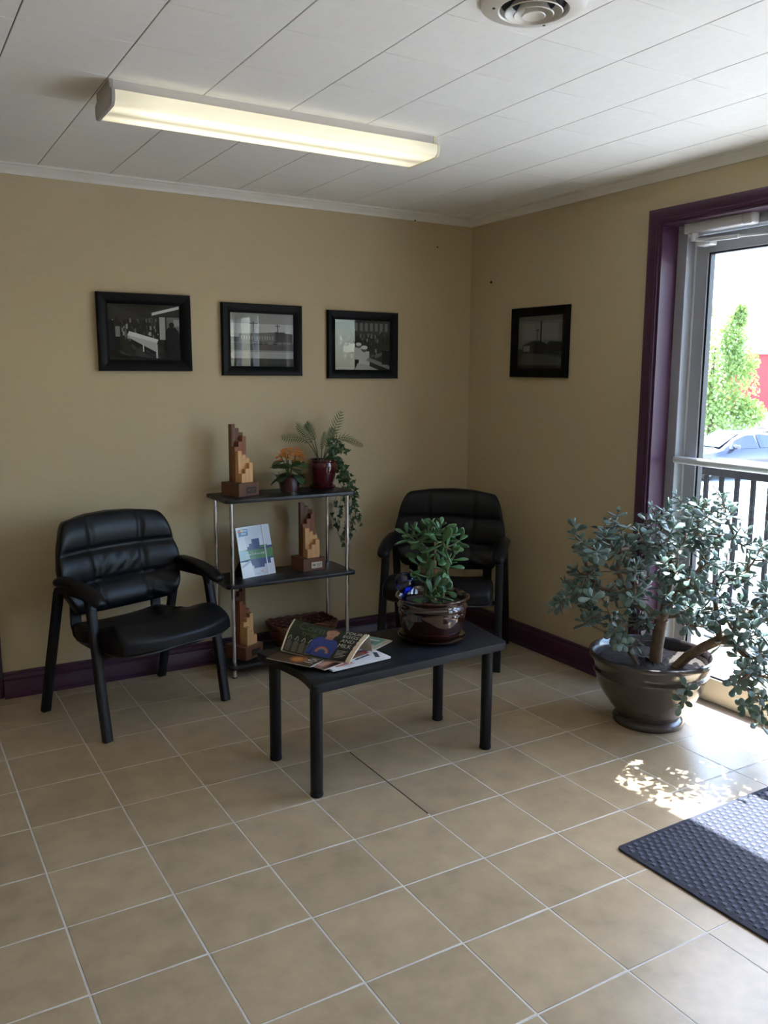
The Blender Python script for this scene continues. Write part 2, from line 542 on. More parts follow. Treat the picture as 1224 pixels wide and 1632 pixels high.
obj('pane', B().ext(0.172, 0.178, gy1 + 0.004, gy0 - 0.004, GB + 0.004, GT - 0.004), M_GLASS, leaf, smooth=False)
# push bar
pb = B().tube([(0.100, LY0 + 0.002, 1.134), (0.100, LY0 - 0.08, 1.132), (0.100, LY1 + 0.02, 1.124)], 0.0175, 16)
bar = obj('push_bar', pb, M_ALUW, leaf)
for yy in (LY0 - 0.035, LY1 + 0.035):
    obj('bar_bracket', B().box((0.127, yy, 1.131), (0.055, 0.03, 0.03), 0.004), M_ALU, leaf)
# side light
sy0, sy1 = MUL - JY / 2, OP1 + 0.012 + JY
sl = obj('sidelight_frame', B().ext(0.15, FX1, sy1, sy0, 0.0, 0.13, 0.002).ext(0.15, FX1, sy1, sy0, FT - 0.05, FT, 0.002)
         .ext(0.15, FX1, sy0 - 0.03, sy0, 0.13, FT - 0.05, 0.002).ext(0.15, FX1, sy1, sy1 + 0.03, 0.13, FT - 0.05, 0.002), M_ALU, door)
obj('pane', B().ext(0.168, 0.174, sy1 + 0.03, sy0 - 0.03, 0.13, FT - 0.05), M_GLASS, sl, smooth=False)
# threshold
obj('threshold', B().prism([(0.084, 0), (0.10, 0.009), (0.19, 0.009), (0.215, 0.0)], OP1 + 0.012, D0).xf(Matrix(((1, 0, 0, 0), (0, 0, 1, 0), (0, 1, 0, 0), (0, 0, 0, 1)))),
    mat('threshold_metal', (158, 146, 132), 0.5, metal=0.3), door, fixn=True)
# door closer: body, end block, arm
cl = obj('door_closer', B().box((0.078, LY0 - 0.16, 2.168), (0.044, 0.30, 0.046), 0.004), M_ALUW, door, label='pale metal door closer')
obj('closer_end', B().box((0.078, LY0 - 0.335, 2.170), (0.05, 0.055, 0.055), 0.012, seg=3), M_ALUW, cl)
obj('closer_pivot', B().lathe([(0, 0), (0.016, 0), (0.016, 0.028), (0.012, 0.034), (0, 0.034)], 18, (0.075, LY0 - 0.055, 2.112)), M_ALUW, cl)
obj('closer_arm', B().tube([(0.075, LY0 - 0.055, 2.118), (0.062, LY0 - 0.15, 2.104), (0.055, LY0 - 0.30, 2.098)], 0.009, 10)
    .tube([(0.055, LY0 - 0.30, 2.098), (0.075, LY0 - 0.52, 2.09)], 0.0045, 8), M_ALUW, cl)
obj('closer_shoe', B().box((0.105, LY0 - 0.1, 2.098), (0.05, 0.07, 0.02), 0.004), M_ALUW, cl)

# small holes and nails left in the walls
def nail(p, r, label, axis):
    b = B().lathe([(0, 0.004), (r, 0.003), (r * 1.1, 0.0), (0, -0.002)], 8)
    rot = Euler((R_(90), 0, 0)) if axis == 'y' else Euler((0, R_(-90), 0))
    o = obj('wall_anchor', b, mat('dark_hole', (30, 20, 16), 0.7))
    o.location = p; o.rotation_euler = rot
    tag(o, label, 'nail')
a = onx(783, 450, 0.0); nail((-0.0005, a.y, a.z), 0.007, 'dark wall anchor above the picture on the entrance wall', 'x')
a = ony(697, 394, 0.0); nail((a.x, -0.0005, a.z), 0.004, 'small dark nail in the back wall near the corner', 'y')
a = ony(660, 352, 0.0); nail((a.x, -0.010, a.z), 0.004, 'tiny nail in the white moulding near the corner', 'y')

# ================================================================== CEILING FITTINGS
LXa, LXb, LYc = -2.406, -1.172, -1.262
fl = thing('ceiling_light', 'long white fluorescent ceiling light with glowing ribbed lens', 'ceiling light', ((LXa + LXb) / 2, LYc, H))
hl = (LXb - LXa) / 2
hb = B()
prof = [(-0.085, 0.0), (-0.085, -0.030), (-0.100, -0.040), (0.100, -0.040), (0.085, -0.030), (0.085, 0.0)]
n_ = len(prof)
hb.add([(-hl + 0.012, y, z) for y, z in prof] + [(hl - 0.012, y, z) for y, z in prof],
       [(q, (q + 1) % n_, n_ + (q + 1) % n_, n_ + q) for q in range(n_)] + [tuple(range(n_)), tuple(range(2 * n_ - 1, n_ - 1, -1))])
obj('housing', hb, mat('white_enamel', (205, 203, 205), 0.4), fl, fixn=True)
# lens: wrap-round prismatic plastic over two tubes, the two bright bands are the tubes behind it
ml = bpy.data.materials.new('lit_prismatic_lens'); ml.use_nodes = True
n, l = ml.node_tree.nodes, ml.node_tree.links
bs = n['Principled BSDF']
bs.inputs['Base Color'].default_value = (*lin((232, 226, 200)), 1); bs.inputs['Roughness'].default_value = 0.3
tc = n.new('ShaderNodeTexCoord'); sp = n.new('ShaderNodeSeparateXYZ'); l.new(tc.outputs['Object'], sp.inputs[0])
ab = n.new('ShaderNodeMath'); ab.operation = 'ABSOLUTE'; l.new(sp.outputs['Y'], ab.inputs[0])
sb = n.new('ShaderNodeMath'); sb.operation = 'SUBTRACT'; sb.inputs[1].default_value = 0.058; l.new(ab.outputs[0], sb.inputs[0])
a2 = n.new('ShaderNodeMath'); a2.operation = 'ABSOLUTE'; l.new(sb.outputs[0], a2.inputs[0])
mr = n.new('ShaderNodeMapRange'); mr.interpolation_type = 'SMOOTHSTEP'
mr.inputs['From Min'].default_value = 0.004; mr.inputs['From Max'].default_value = 0.062
mr.inputs['To Min'].default_value = 1.0; mr.inputs['To Max'].default_value = 0.34
l.new(a2.outputs[0], mr.inputs['Value'])
ax = n.new('ShaderNodeMath'); ax.operation = 'ABSOLUTE'; l.new(sp.outputs['X'], ax.inputs[0])
mx_ = n.new('ShaderNodeMapRange'); mx_.interpolation_type = 'SMOOTHSTEP'
mx_.inputs['From Min'].default_value = 0.42; mx_.inputs['From Max'].default_value = 0.615
mx_.inputs['To Min'].default_value = 1.0; mx_.inputs['To Max'].default_value = 0.5
l.new(ax.outputs[0], mx_.inputs['Value'])
mu = n.new('ShaderNodeMath'); mu.operation = 'MULTIPLY'; l.new(mr.outputs[0], mu.inputs[0]); l.new(mx_.outputs[0], mu.inputs[1])
m3 = n.new('ShaderNodeMath'); m3.operation = 'MULTIPLY'; m3.inputs[1].default_value = 0.60; l.new(mu.outputs[0], m3.inputs[0])
bs.inputs['Emission Color'].default_value = (1.0, 0.92, 0.68, 1)
l.new(m3.outputs[0], bs.inputs['Emission Strength'])
ck = n.new('ShaderNodeTexChecker'); ck.inputs['Scale'].default_value = 260; l.new(tc.outputs['Object'], ck.inputs['Vector'])
bp = n.new('ShaderNodeBump'); bp.inputs['Strength'].default_value = 0.3; bp.inputs['Distance'].default_value = 0.001
l.new(ck.outputs['Fac'], bp.inputs['Height']); l.new(bp.outputs[0], bs.inputs['Normal'])
lp = [(0.112, -0.036), (0.1135, -0.050), (0.112, -0.064), (0.105, -0.074), (0.094, -0.079), (0.0, -0.081), (-0.094, -0.079), (-0.105, -0.074), (-0.112, -0.064), (-0.1135, -0.050), (-0.112, -0.036)]
lb = B(); k = len(lp)
lb.add([(-hl + 0.006, y, z) for y, z in lp] + [(hl - 0.006, y, z) for y, z in lp],
       [(q, q + 1, k + q + 1, k + q) for q in range(k - 1)])
obj('lens', lb, ml, fl, fixn=False, angle=60)
for s in (-1, 1):
    e = [(0.1145, -0.034), (0.116, -0.050), (0.114, -0.066), (0.106, -0.077), (0.095, -0.0825), (-0.095, -0.0825), (-0.106, -0.077), (-0.114, -0.066), (-0.116, -0.050), (-0.1145, -0.034), (-0.088, -0.026), (-0.088, 0.0), (0.088, 0.0), (0.088, -0.026)]
    eb = B(); k = len(e)
    x0, x1 = s * (hl - 0.010), s * hl
    eb.add([(x0, y, z) for y, z in e] + [(x1, y, z) for y, z in e],
           [(q, (q + 1) % k, k + (q + 1) % k, k + q) for q in range(k)] + [tuple(range(k)), tuple(range(2 * k - 1, k - 1, -1))])
    obj('end_cap', eb, mat('grey_end_cap', (176, 172, 170), 0.45) if s < 0 else mat('cream_end_cap', (228, 222, 196), 0.45), fl, fixn=True)

vc = onz(851, 2, H)
vt = thing('air_vent', 'round white ceiling air vent with concentric cones', 'air vent', (vc.x, vc.y, H))
M_VENT = mat('vent_enamel', (216, 212, 204), 0.3, spec=0.5)
obj('flange', B().lathe([(0.128, 0.0), (0.132, -0.004), (0.130, -0.010), (0.112, -0.019), (0.088, -0.022), (0.084, -0.019), (0.082, 0.010)], 56), M_VENT, vt)
obj('duct_throat', B().lathe([(0.082, 0.010), (0.080, -0.006), (0.0, -0.005)], 40), mat('vent_dark', (34, 34, 44), 0.7), vt)
for r0, r1, z0, z1 in ((0.072, 0.056, -0.026, -0.008), (0.050, 0.033, -0.031, -0.008)):
    obj('cone', B().lathe([(r0, z0), (r0 - 0.002, z0 - 0.002), (r1, z1), (r1 - 0.003, z1), (r0 - 0.004, z0 + 0.0005)], 48), M_VENT, vt)
obj('centre_cone', B().lathe([(0.030, -0.034), (0.028, -0.036), (0.014, -0.030), (0.0, -0.029)], 40).lathe([(0.030, -0.034), (0.012, -0.008), (0.0, -0.008)], 40), M_VENT, vt)
for a in (0.6, 2.7, 4.8):
    obj('screw', B().lathe([(0, -0.023), (0.004, -0.022), (0.004, -0.018)], 8, (0.1 * math.cos(a), 0.1 * math.sin(a), 0)), mat('screw_grey', (95, 92, 88), 0.4, metal=0.7), vt)

# ================================================================== PICTURES
def picture(label, origin, wall, w, h, art, depth=0.026, fwid=0.048, tilt=0.0):
    """origin = lower left corner on the wall seen from the room; local x right, local y up, local z out of the wall"""
    if wall == 'back': mx = Matrix(((1, 0, 0), (0, 0, -1), (0, 1, 0)))
    else: mx = Matrix(((0, 0, -1), (-1, 0, 0), (0, 1, 0)))
    p = thing('framed_photo', label, 'picture', origin)
    p.rotation_euler = (mx @ Matrix.Rotation(tilt, 3, 'Z')).to_euler()
    pr = [(0.0, 0.002), (0.0, depth * 0.75), (0.004, depth), (0.014, depth), (fwid - 0.012, depth * 0.72), (fwid - 0.008, depth * 0.62), (fwid, depth * 0.5), (fwid, 0.006)]
    names = [((0, 0), (w, 0), (1, 1), (-1, 1)), ((w, 0), (w, h), (-1, 1), (-1, -1)), ((w, h), (0, h), (-1, -1), (1, -1)), ((0, h), (0, 0), (1, -1), (1, 1))]
    k = len(pr)
    for (ax_, ay), (bx, by), (da, db), (ea, eb_) in names:
        b = B()
        b.add([(ax_ + da * o_, ay + db * o_, z) for o_, z in pr] + [(bx + ea * o_, by + eb_ * o_, z) for o_, z in pr],
              [(q, (q + 1) % k, k + (q + 1) % k, k + q) for q in range(k)])
        obj('frame_rail', b, M_BLACKFRAME, p, fixn=False)
    iw, ih = w - 2 * fwid + 0.006, h - 2 * fwid + 0.006
    ox, oy = fwid - 0.003, fwid - 0.003
    ab = B()
    for q, (col, pts) in enumerate(art):
        z = 0.007 + 0.00006 * q
        ab.poly([(ox + x * iw, oy + y * ih, z) for x, y in pts], col)
    obj('print', ab, M_PRINT, p, smooth=False)
    obj('backing', B().ext(0.004, w - 0.004, 0.004, h - 0.004, 0.001, 0.006), M_PLASTIC, p)
    obj('glass', B().poly([(ox, oy, 0.0115), (ox + iw, oy, 0.0115), (ox + iw, oy + ih, 0.0115), (ox, oy + ih, 0.0115)]), M_PICGLASS, p, smooth=False)
    return p
def g(v): return (v, v, v - 2 if v > 4 else v)
def rect(x0, y0, x1, y1): return [(x0, y0), (x1, y0), (x1, y1), (x0, y1)]
def disc(x, y, rx, ry, n=10): return [(x + rx * math.cos(2 * math.pi * q / n), y + ry * math.sin(2 * math.pi * q / n)) for q in range(n)]
rnd = random.Random(3)
# workshop: long white bench, rows of workers
a1 = [(g(34), rect(0, 0, 1, 1)), (g(24), rect(0, 0, 1, 0.42)), (g(48), rect(0, 0.72, 1, 1)), (g(38), [(0, 1), (0.55, 0.74), (0.75, 1)])]
for q in range(70):
    x, y, s = rnd.uniform(0.02, 0.68), rnd.uniform(0.40, 0.74), rnd.uniform(0.012, 0.03)
    a1.append((g(rnd.choice((70, 96, 120, 150, 55, 30, 24))), rect(x, y - s * 2.2, x + s, y + s)))
for q in range(14): a1.append((g(rnd.choice((40, 52, 16))), [(q * 0.05, 0.06 + 0.3 * rnd.random()), (q * 0.05 + 0.2, 0.05), (q * 0.05 + 0.21, 0.06), (q * 0.05 + 0.01, 0.08 + 0.3 * rnd.random())]))
a1 += [(g(20), rect(0.02, 0.2, 0.16, 0.48)), (g(120), rect(0.1, 0.42, 0.16, 0.6)), (g(26), rect(0.0, 0.3, 0.08, 0.7))]
a1 += [(g(196), [(0.26, 0.44), (0.66, 0.32), (0.68, 0.38), (0.28, 0.52)]), (g(165), [(0.28, 0.40), (0.64, 0.16), (0.66, 0.20), (0.66, 0.32), (0.27, 0.45)]), (g(30), [(0.3, 0.36), (0.55, 0.2), (0.55, 0.22), (0.3, 0.39)])]
a1 += [(g(175), rect(0.64, 0.04, 0.665, 0.3)), (g(175), rect(0.46, 0.16, 0.478, 0.3))]
a1 += [(g(190), [(0.6, 0.80), (0.98, 0.93), (0.98, 0.98), (0.6, 0.85)]), (g(150), rect(0.70, 0.38, 0.78, 0.78)), (g(100), rect(0.80, 0.5, 0.98, 0.78)), (g(140), rect(0.90, 0.62, 0.98, 0.74))]
a1 += [(g(14), [(0.78, 0.05), (0.98, 0.05), (0.97, 0.52), (0.92, 0.6), (0.82, 0.6), (0.78, 0.5)]), (g(24), disc(0.87, 0.64, 0.04, 0.05)), (g(16), rect(0, 0, 1, 0.05))]
picture('black-framed workshop photo with long white bench, leftmost of the three', (-2.179, 0, 1.528), 'back', 0.452, 0.368, a1, depth=0.034, fwid=0.052, tilt=R_(0.4))
# factory building with poles
a2 = [(g(159), rect(0, 0, 1, 1)), (g(176), rect(0, 0.62, 1, 0.8)), (g(142), rect(0, 0.8, 1, 1)), (g(81), rect(0, 0, 1, 0.46)), (g(152), rect(0, 0.16, 1, 0.30)), (g(123), rect(0, 0.28, 1, 0.31)), (g(54), rect(0, 0.06, 1, 0.15)), (g(42), rect(0, 0, 1, 0.06))]
a2 += [(g(76), rect(0.0, 0.46, 0.18, 0.55)), (g(106), [(0.14, 0.46), (0.86, 0.46), (0.86, 0.66), (0.14, 0.61)]), (g(71), [(0.7, 0.46), (0.98, 0.46), (0.98, 0.62), (0.7, 0.66)])]
for q in range(13): a2.append((g(149), rect(0.17 + q * 0.04, 0.51, 0.19 + q * 0.04, 0.575)))
for q in range(9): a2.append((g(rnd.choice((30, 44, 110))), rect(0.3 + q * 0.075, 0.42, 0.35 + q * 0.075, 0.47)))
a2 += [(g(59), rect(0.355, 0.40, 0.372, 0.84)), (g(59), rect(0.30, 0.795, 0.43, 0.81)), (g(59), rect(0.735, 0.44, 0.748, 0.80)), (g(59), rect(0.70, 0.76, 0.785, 0.772)), (g(115), rect(0.0, 0.44, 1, 0.455))]
picture('black-framed photo of a long factory with utility poles, middle of the three', (-1.567, 0, 1.511), 'back', 0.448, 0.366, a2)
# rows of workers in white caps
a3 = [(g(40), rect(0, 0, 1, 1)), (g(56), rect(0, 0.7, 1, 1)), (g(28), rect(0, 0, 1, 0.2))]
for q in range(7): a3.append((g(110), rect(0.36 + q * 0.09, 0.78, 0.41 + q * 0.09, 0.94)))
for q in range(60):
    x, y, s = rnd.uniform(0.0, 0.95), rnd.uniform(0.24, 0.78), rnd.uniform(0.012, 0.035)
    a3.append((g(rnd.choice((22, 30, 66, 84, 110, 130)), ), rect(x, y - s * 1.5, x + s, y + s)))
for q, (x, y, s) in enumerate(((0.2, 0.5, 0.05), (0.3, 0.54, 0.06), (0.42, 0.47, 0.085), (0.52, 0.4, 0.10))):
    a3 += [(g(170), [(x - s, y - 3 * s), (x + s, y - 3 * s), (x + s * 0.9, y - s * 0.2), (x - s * 0.9, y - s * 0.2)]), (g(90), disc(x, y + s * 0.2, s * 0.55, s * 0.6)), (g(190), disc(x, y + s * 0.55, s * 0.6, s * 0.4))]
a3 += [(g(150), [(0.35, 0.0), (0.8, 0.0), (0.55, 0.12), (0.4, 0.14)]), (g(120), [(0.55, 0.2), (0.98, 0.02), (0.98, 0.1), (0.6, 0.26)]), (g(96), [(0.7, 0.3), (0.95, 0.42), (0.97, 0.36), (0.72, 0.24)]), (g(20), rect(0.84, 0.12, 0.98, 0.4))]
picture('black-framed photo of workers in white caps, nearest the corner on the back wall', (-0.966, 0, 1.499), 'back', 0.447, 0.366, a3)
# plant with tall chimney
a4 = [(g(104), rect(0, 0, 1, 1)), (g(118), rect(0.1, 0.55, 0.9, 0.85)), (g(86), rect(0, 0.9, 1, 1)), (g(54), rect(0, 0, 1, 0.38)), (g(70), [(0, 0.1), (1, 0.02), (1, 0.2), (0.2, 0.34)]), (g(36), rect(0, 0, 1, 0.07))]
a4 += [(g(34), [(0.1, 0.3), (0.62, 0.28), (0.64, 0.48), (0.5, 0.52), (0.34, 0.53), (0.12, 0.46)]), (g(110), rect(0.13, 0.33, 0.28, 0.44)), (g(38), [(0.6, 0.3), (0.98, 0.26), (0.98, 0.5), (0.72, 0.52), (0.62, 0.44)]),
       (g(30), rect(0.505, 0.46, 0.535, 0.90)), (g(46), rect(0.435, 0.5, 0.45, 0.74)), (g(46), rect(0.40, 0.72, 0.485, 0.735)), (g(60), rect(0.0, 0.34, 0.12, 0.38))]
p4 = picture('black-framed photo of a plant with tall chimney, alone on the entrance wall', (0, -0.412, 1.512), 'right', 0.455, 0.374, a4, tilt=R_(-0.6))

# ================================================================== CHAIRS
def cushion(fx, nu, nv):
    """closed cushion: fx(u, v) -> (front point, back point); u, v in [-1, 1] with dense borders"""
    def sp(i, n): return math.sin((2 * i / (n - 1) - 1) * math.pi / 2)
    b = B()
    F = [[fx(sp(i, nu), sp(j, nv)) for j in range(nv)] for i in range(nu)]
    b.grid(lambda i, j: F[i][j][0], nu, nv)
    b.grid(lambda i, j: F[i][j][1], nu, nv, flip=True)
    return b
def sq(t, p): return max(0.0, 1 - abs(t) ** p) ** (1.0 / p)
def smooth(a, b_, t):
    t = max(0, min(1, (t - a) / (b_ - a))); return t * t * (3 - 2 * t)
def lerp(a, b_, t): return a + (b_ - a) * t
def back_half(v):      # half width of the backrest over its height, v -1 bottom .. 1 top
    t = (v + 1) / 2
    w = lerp(0.270, 0.298, smooth(0, 0.38, t)); w = lerp(w, 0.268, smooth(0.45, 1.0, t))
    return w
def back_pos(x, v):
    """centre surface of the backrest in chair space"""
    t = (v + 1) / 2
    crown_ = 0.030 * (1 - (x / 0.29) ** 2) if v > 0 else 0
    z = 0.474 + 0.385 * t + crown_ * smooth(0.6, 1, t) - 0.016 * (1 - (x / 0.29) ** 2) * (1 - smooth(0, .3, t))
    y = 0.115 + 0.19 * (z - 0.45) - 0.55 * x * x - 0.03 * (1 - smooth(0, 0.4, t))
    return Vector((x, y, z))
def wrink(x, z, s=1.0):
    return s * (math.sin(x * 190 + 6 * math.sin(z * 23)) * 0.5 + math.sin(x * 320 + z * 60 + 3 * math.sin(z * 40)) * 0.3 + math.sin(x * 95 - z * 55) * 0.5)
def make_chair():
    t = thing('guest_chair', 'black padded leather guest chair beside the shelf unit', 'chair', group='two black leather guest chairs')
    # legs and arm rails, rectangular tube
    ring = [(-0.012, -0.019), (0.012, -0.019), (0.015, -0.014), (0.015, 0.014), (0.012, 0.019), (-0.012, 0.019), (-0.015, 0.014), (-0.015, -0.014)]
    for s in (-1, 1):
        xa, xb = s * 0.304, s * 0.311
        fp = [(xb, -0.260, 0.0), (xb, -0.235, 0.15), (lerp(xa, xb, .4), -0.198, 0.37), (xa, -0.166, 0.545)]
        rp = [(xb, 0.250, 0.0), (xb, 0.208, 0.15), (lerp(xa, xb, .4), 0.148, 0.37), (xa, 0.100, 0.545)]
        ap = [(xa, -0.166, 0.545), (xa, -0.159, 0.573), (xa, -0.150, 0.590), (xa, -0.130, 0.598), (xa, 0.060, 0.598), (xa, 0.082, 0.590), (xa, 0.093, 0.573), (xa, 0.100, 0.545)]
        obj('leg', B().sweep(fp, ring, up=Vector((1, 0, 0))), M_BLACKMETAL, t)
        obj('leg', B().sweep(rp, ring, up=Vector((1, 0, 0))), M_BLACKMETAL, t)
        obj('arm_rail', B().sweep(ap, ring, up=Vector((1, 0, 0))), M_BLACKMETAL, t)
        # padded arm
        path = [(0.088, 0.616, .6), (0.080, 0.624, .86), (0.064, 0.630, .97), (0.03, 0.634, 1), (-0.03, 0.633, 1), (-0.10, 0.626, 1), (-0.16, 0.613, 1), (-0.205, 0.598, .98), (-0.235, 0.584, .85), (-0.248, 0.577, .55)]
        rg = [(0.036 * math.cos(a) * (1 if math.sin(a) < 0 else 1), 0.024 * math.sin(a)) for a in [2 * math.pi * q / 16 for q in range(16)]]
        obj('arm_pad', B().sweep([(xa, y, z) for y, z, _ in path], rg, up=Vector((0, 0, 1)), scale=[q[2] for q in path]), M_LEATHER, t, angle=70)
    # backrest
    def bf(u, v):
        ww = back_half(v) * (sq(v * 0.992, 3.4) * 0.22 + 0.78)
        x = u * ww
        c = back_pos(x, v)
        nrm = Vector((0.9 * x, -1, 0.19)).normalized()
        e = sq(u, 7) * sq(v, 7)
        z = c.z
        # seams: two across, two upright
        d = 0.052 * e
        tz = (v + 1) / 2
        s1, s2 = 0.655, 0.30
        for zc in (s1, s2):
            d -= 0.013 * math.exp(-((tz - zc) / 0.022) ** 2) * smooth(0.0, 0.15, 1 - abs(u))
        xu = 0.118 + 0.012 * (tz - 0.5)
        d -= 0.011 * math.exp(-((abs(x) - xu) / 0.009) ** 2) * smooth(0.0, 0.12, 1 - abs(v))
        # pillow swell of each panel
        row = 0 if tz < s2 else (1 if tz < s1 else 2)
        lo, hi = ((0, s2), (s2, s1), (s1, 1))[row]
        q = (tz - lo) / (hi - lo)
        d += 0.016 * math.sin(math.pi * max(0, min(1, q))) * e
        if abs(x) < xu and row == 1: d += 0.0055 * wrink(x, z) * smooth(0, .2, q) * smooth(0, .2, 1 - q) * smooth(0, 0.02, xu - abs(x))
        if abs(x) > xu and row == 0: d += 0.003 * math.sin(60 * (abs(x) - 0.12) + 120 * (z - 0.45)) * e * smooth(0, .3, 1 - abs(u))
        return (c + nrm * d, c - nrm * (0.030 * e))
    obj('backrest', cushion(bf, 65, 57), M_LEATHER, t, angle=80)
    pp = []
    for q in range(72):
        a = 2 * math.pi * q / 72
        u, v = math.copysign(abs(math.cos(a)) ** 0.32, math.cos(a)), math.copysign(abs(math.sin(a)) ** 0.32, math.sin(a))
        ww = back_half(v) * (sq(max(-1, min(1, v * 0.992)), 3.4) * 0.22 + 0.78)
        pp.append(back_pos(u * ww * 1.003, v * 1.003) + Vector((0, 0.004, 0)))
    obj('backrest_piping', B().tube(pp, 0.0036, 6, closed=True), M_PIPING, t)
    # seat
    def seat_half(yq):   # yq 0 rear .. 1 front
        return lerp(lerp(0.232, 0.262, smooth(0, .4, yq)), 0.288, smooth(0.5, 0.95, yq))
    def sf(u, v):
        q = (1 - v) / 2                       # v = 1 rear, -1 front
        bow = 0.050 * (1 - u * u)
        y = lerp(0.145, -0.352, q) - bow * smooth(0.4, 1, q)
        x = u * seat_half(q) * (sq(v * 0.95, 6) * 0.25 + 0.75)
        e = sq(u, 6) * sq(v, 6)
        roll = smooth(0.62, 1.0, q)
        zb = 0.372 + 0.012 * smooth(.5, 1, q)
        zt = zb + (0.040 + 0.040 * smooth(.15, .75, q)) * e + 0.022 * math.exp(-((q - 0.80) / 0.2) ** 2) * e - 0.030 * roll ** 2.5 * e
        zt -= 0.016 * math.exp(-((q - 0.38) / 0.25) ** 2) * (1 - (u * 0.8) ** 2) * e
        zt += 0.0022 * math.sin(70 * (x + 0.7 * y) + 3 * math.sin(30 * y)) * smooth(0.1, .3, q) * (1 - smooth(.55, .75, q)) * e
        wing = 0.026 * abs(u) ** 3
        return (Vector((x, y, zt + wing * e)), Vector((x * 0.985, y + 0.006, zb - 0.030 * e * (1 - 0.3 * roll))))
    obj('seat', cushion(sf, 49, 49), M_LEATHER, t, angle=80)
    pp = []
    for q in range(72):
        a = 2 * math.pi * q / 72
        u, v = math.copysign(abs(math.cos(a)) ** 0.32, math.cos(a)), math.copysign(abs(math.sin(a)) ** 0.32, math.sin(a))
        pp.append(sf(u, v)[1] + Vector((u * 0.004, v * 0.004, 0.0)))
    obj('seat_piping', B().tube(pp, 0.0034, 6, closed=True), M_PIPING, t)
    # bars that carry the backrest, bent under the seat
    for s in (-1, 1):
        x = s * 0.205
        path = [(x, 0.135, 0.66), (x, 0.125, 0.56), (x * 1.02, 0.130, 0.46), (x * 1.02, 0.128, 0.405), (x * 1.02, 0.108, 0.365), (x, 0.07, 0.345), (x, 0.0, 0.338), (x, -0.18, 0.336)]
        obj('back_support', B().sweep(path, [(-0.024, -0.007), (0.024, -0.007), (0.024, 0.007), (-0.024, 0.007)], up=Vector((0, 1, 0))), M_PLASTIC, t)
    obj('cross_bar', B().tube([(-0.306, -0.198, 0.352), (-0.24, -0.185, 0.338), (0.24, -0.185, 0.338), (0.306, -0.198, 0.352)], 0.013, 10), M_BLACKMETAL, t)
    return t
chair = make_chair()
chair.location = (-2.168, -0.417, 0); chair.rotation_euler = (0, 0, R_(18.8))
dup(chair, (-0.482, -0.484, 0), R_(-44), 'black padded leather guest chair in the corner behind the table')

# ================================================================== SHELF UNIT
SX, SY = -1.322, -0.185
su = thing('shelf_unit', 'three-tier black shelf unit with chrome posts against the back wall', 'shelf', (SX, SY, 0))
def rrect(w, d, r, n=5):
    pts = []
    for cx, cy, a0 in ((w / 2 - r, d / 2 - r, 0), (-w / 2 + r, d / 2 - r, 90), (-w / 2 + r, -d / 2 + r, 180), (w / 2 - r, -d / 2 + r, 270)):
        for q in range(n): a = R_(a0 + 90 * q / (n - 1)); pts.append((cx + r * math.cos(a), cy + r * math.sin(a)))
    return pts
SHZ = (0.072, 0.485, 0.912)
for z in SHZ: obj('shelf', B().prism(rrect(0.722, 0.30, 0.022), z - 0.018, z, 0.002), M_BLACKLAM, su)
for px_ in (-0.322, 0.322):
    for py in (-0.115, 0.118):
        ch_ = obj('post', B().tube([(px_, py, 0.0), (px_, py, SHZ[0] - 0.018)], 0.0105, 16).tube([(px_, py, SHZ[0]), (px_, py, SHZ[1] - 0.018)], 0.0105, 16)
                  .tube([(px_, py, SHZ[1]), (px_, py, SHZ[2] - 0.018)], 0.0105, 16), M_CHROME, su)
        obj('collar', B().lathe([(0.0106, 0), (0.0145, 0.001), (0.0145, 0.010), (0.0106, 0.011)], 16, (px_, py, SHZ[0] - 0.030)), M_PLASTIC, ch_)
        obj('foot_cap', B().lathe([(0.0106, 0), (0.0135, 0.001), (0.0135, 0.004), (0.0106, 0.005)], 16, (px_, py, 0.0)), M_PLASTIC, ch_)

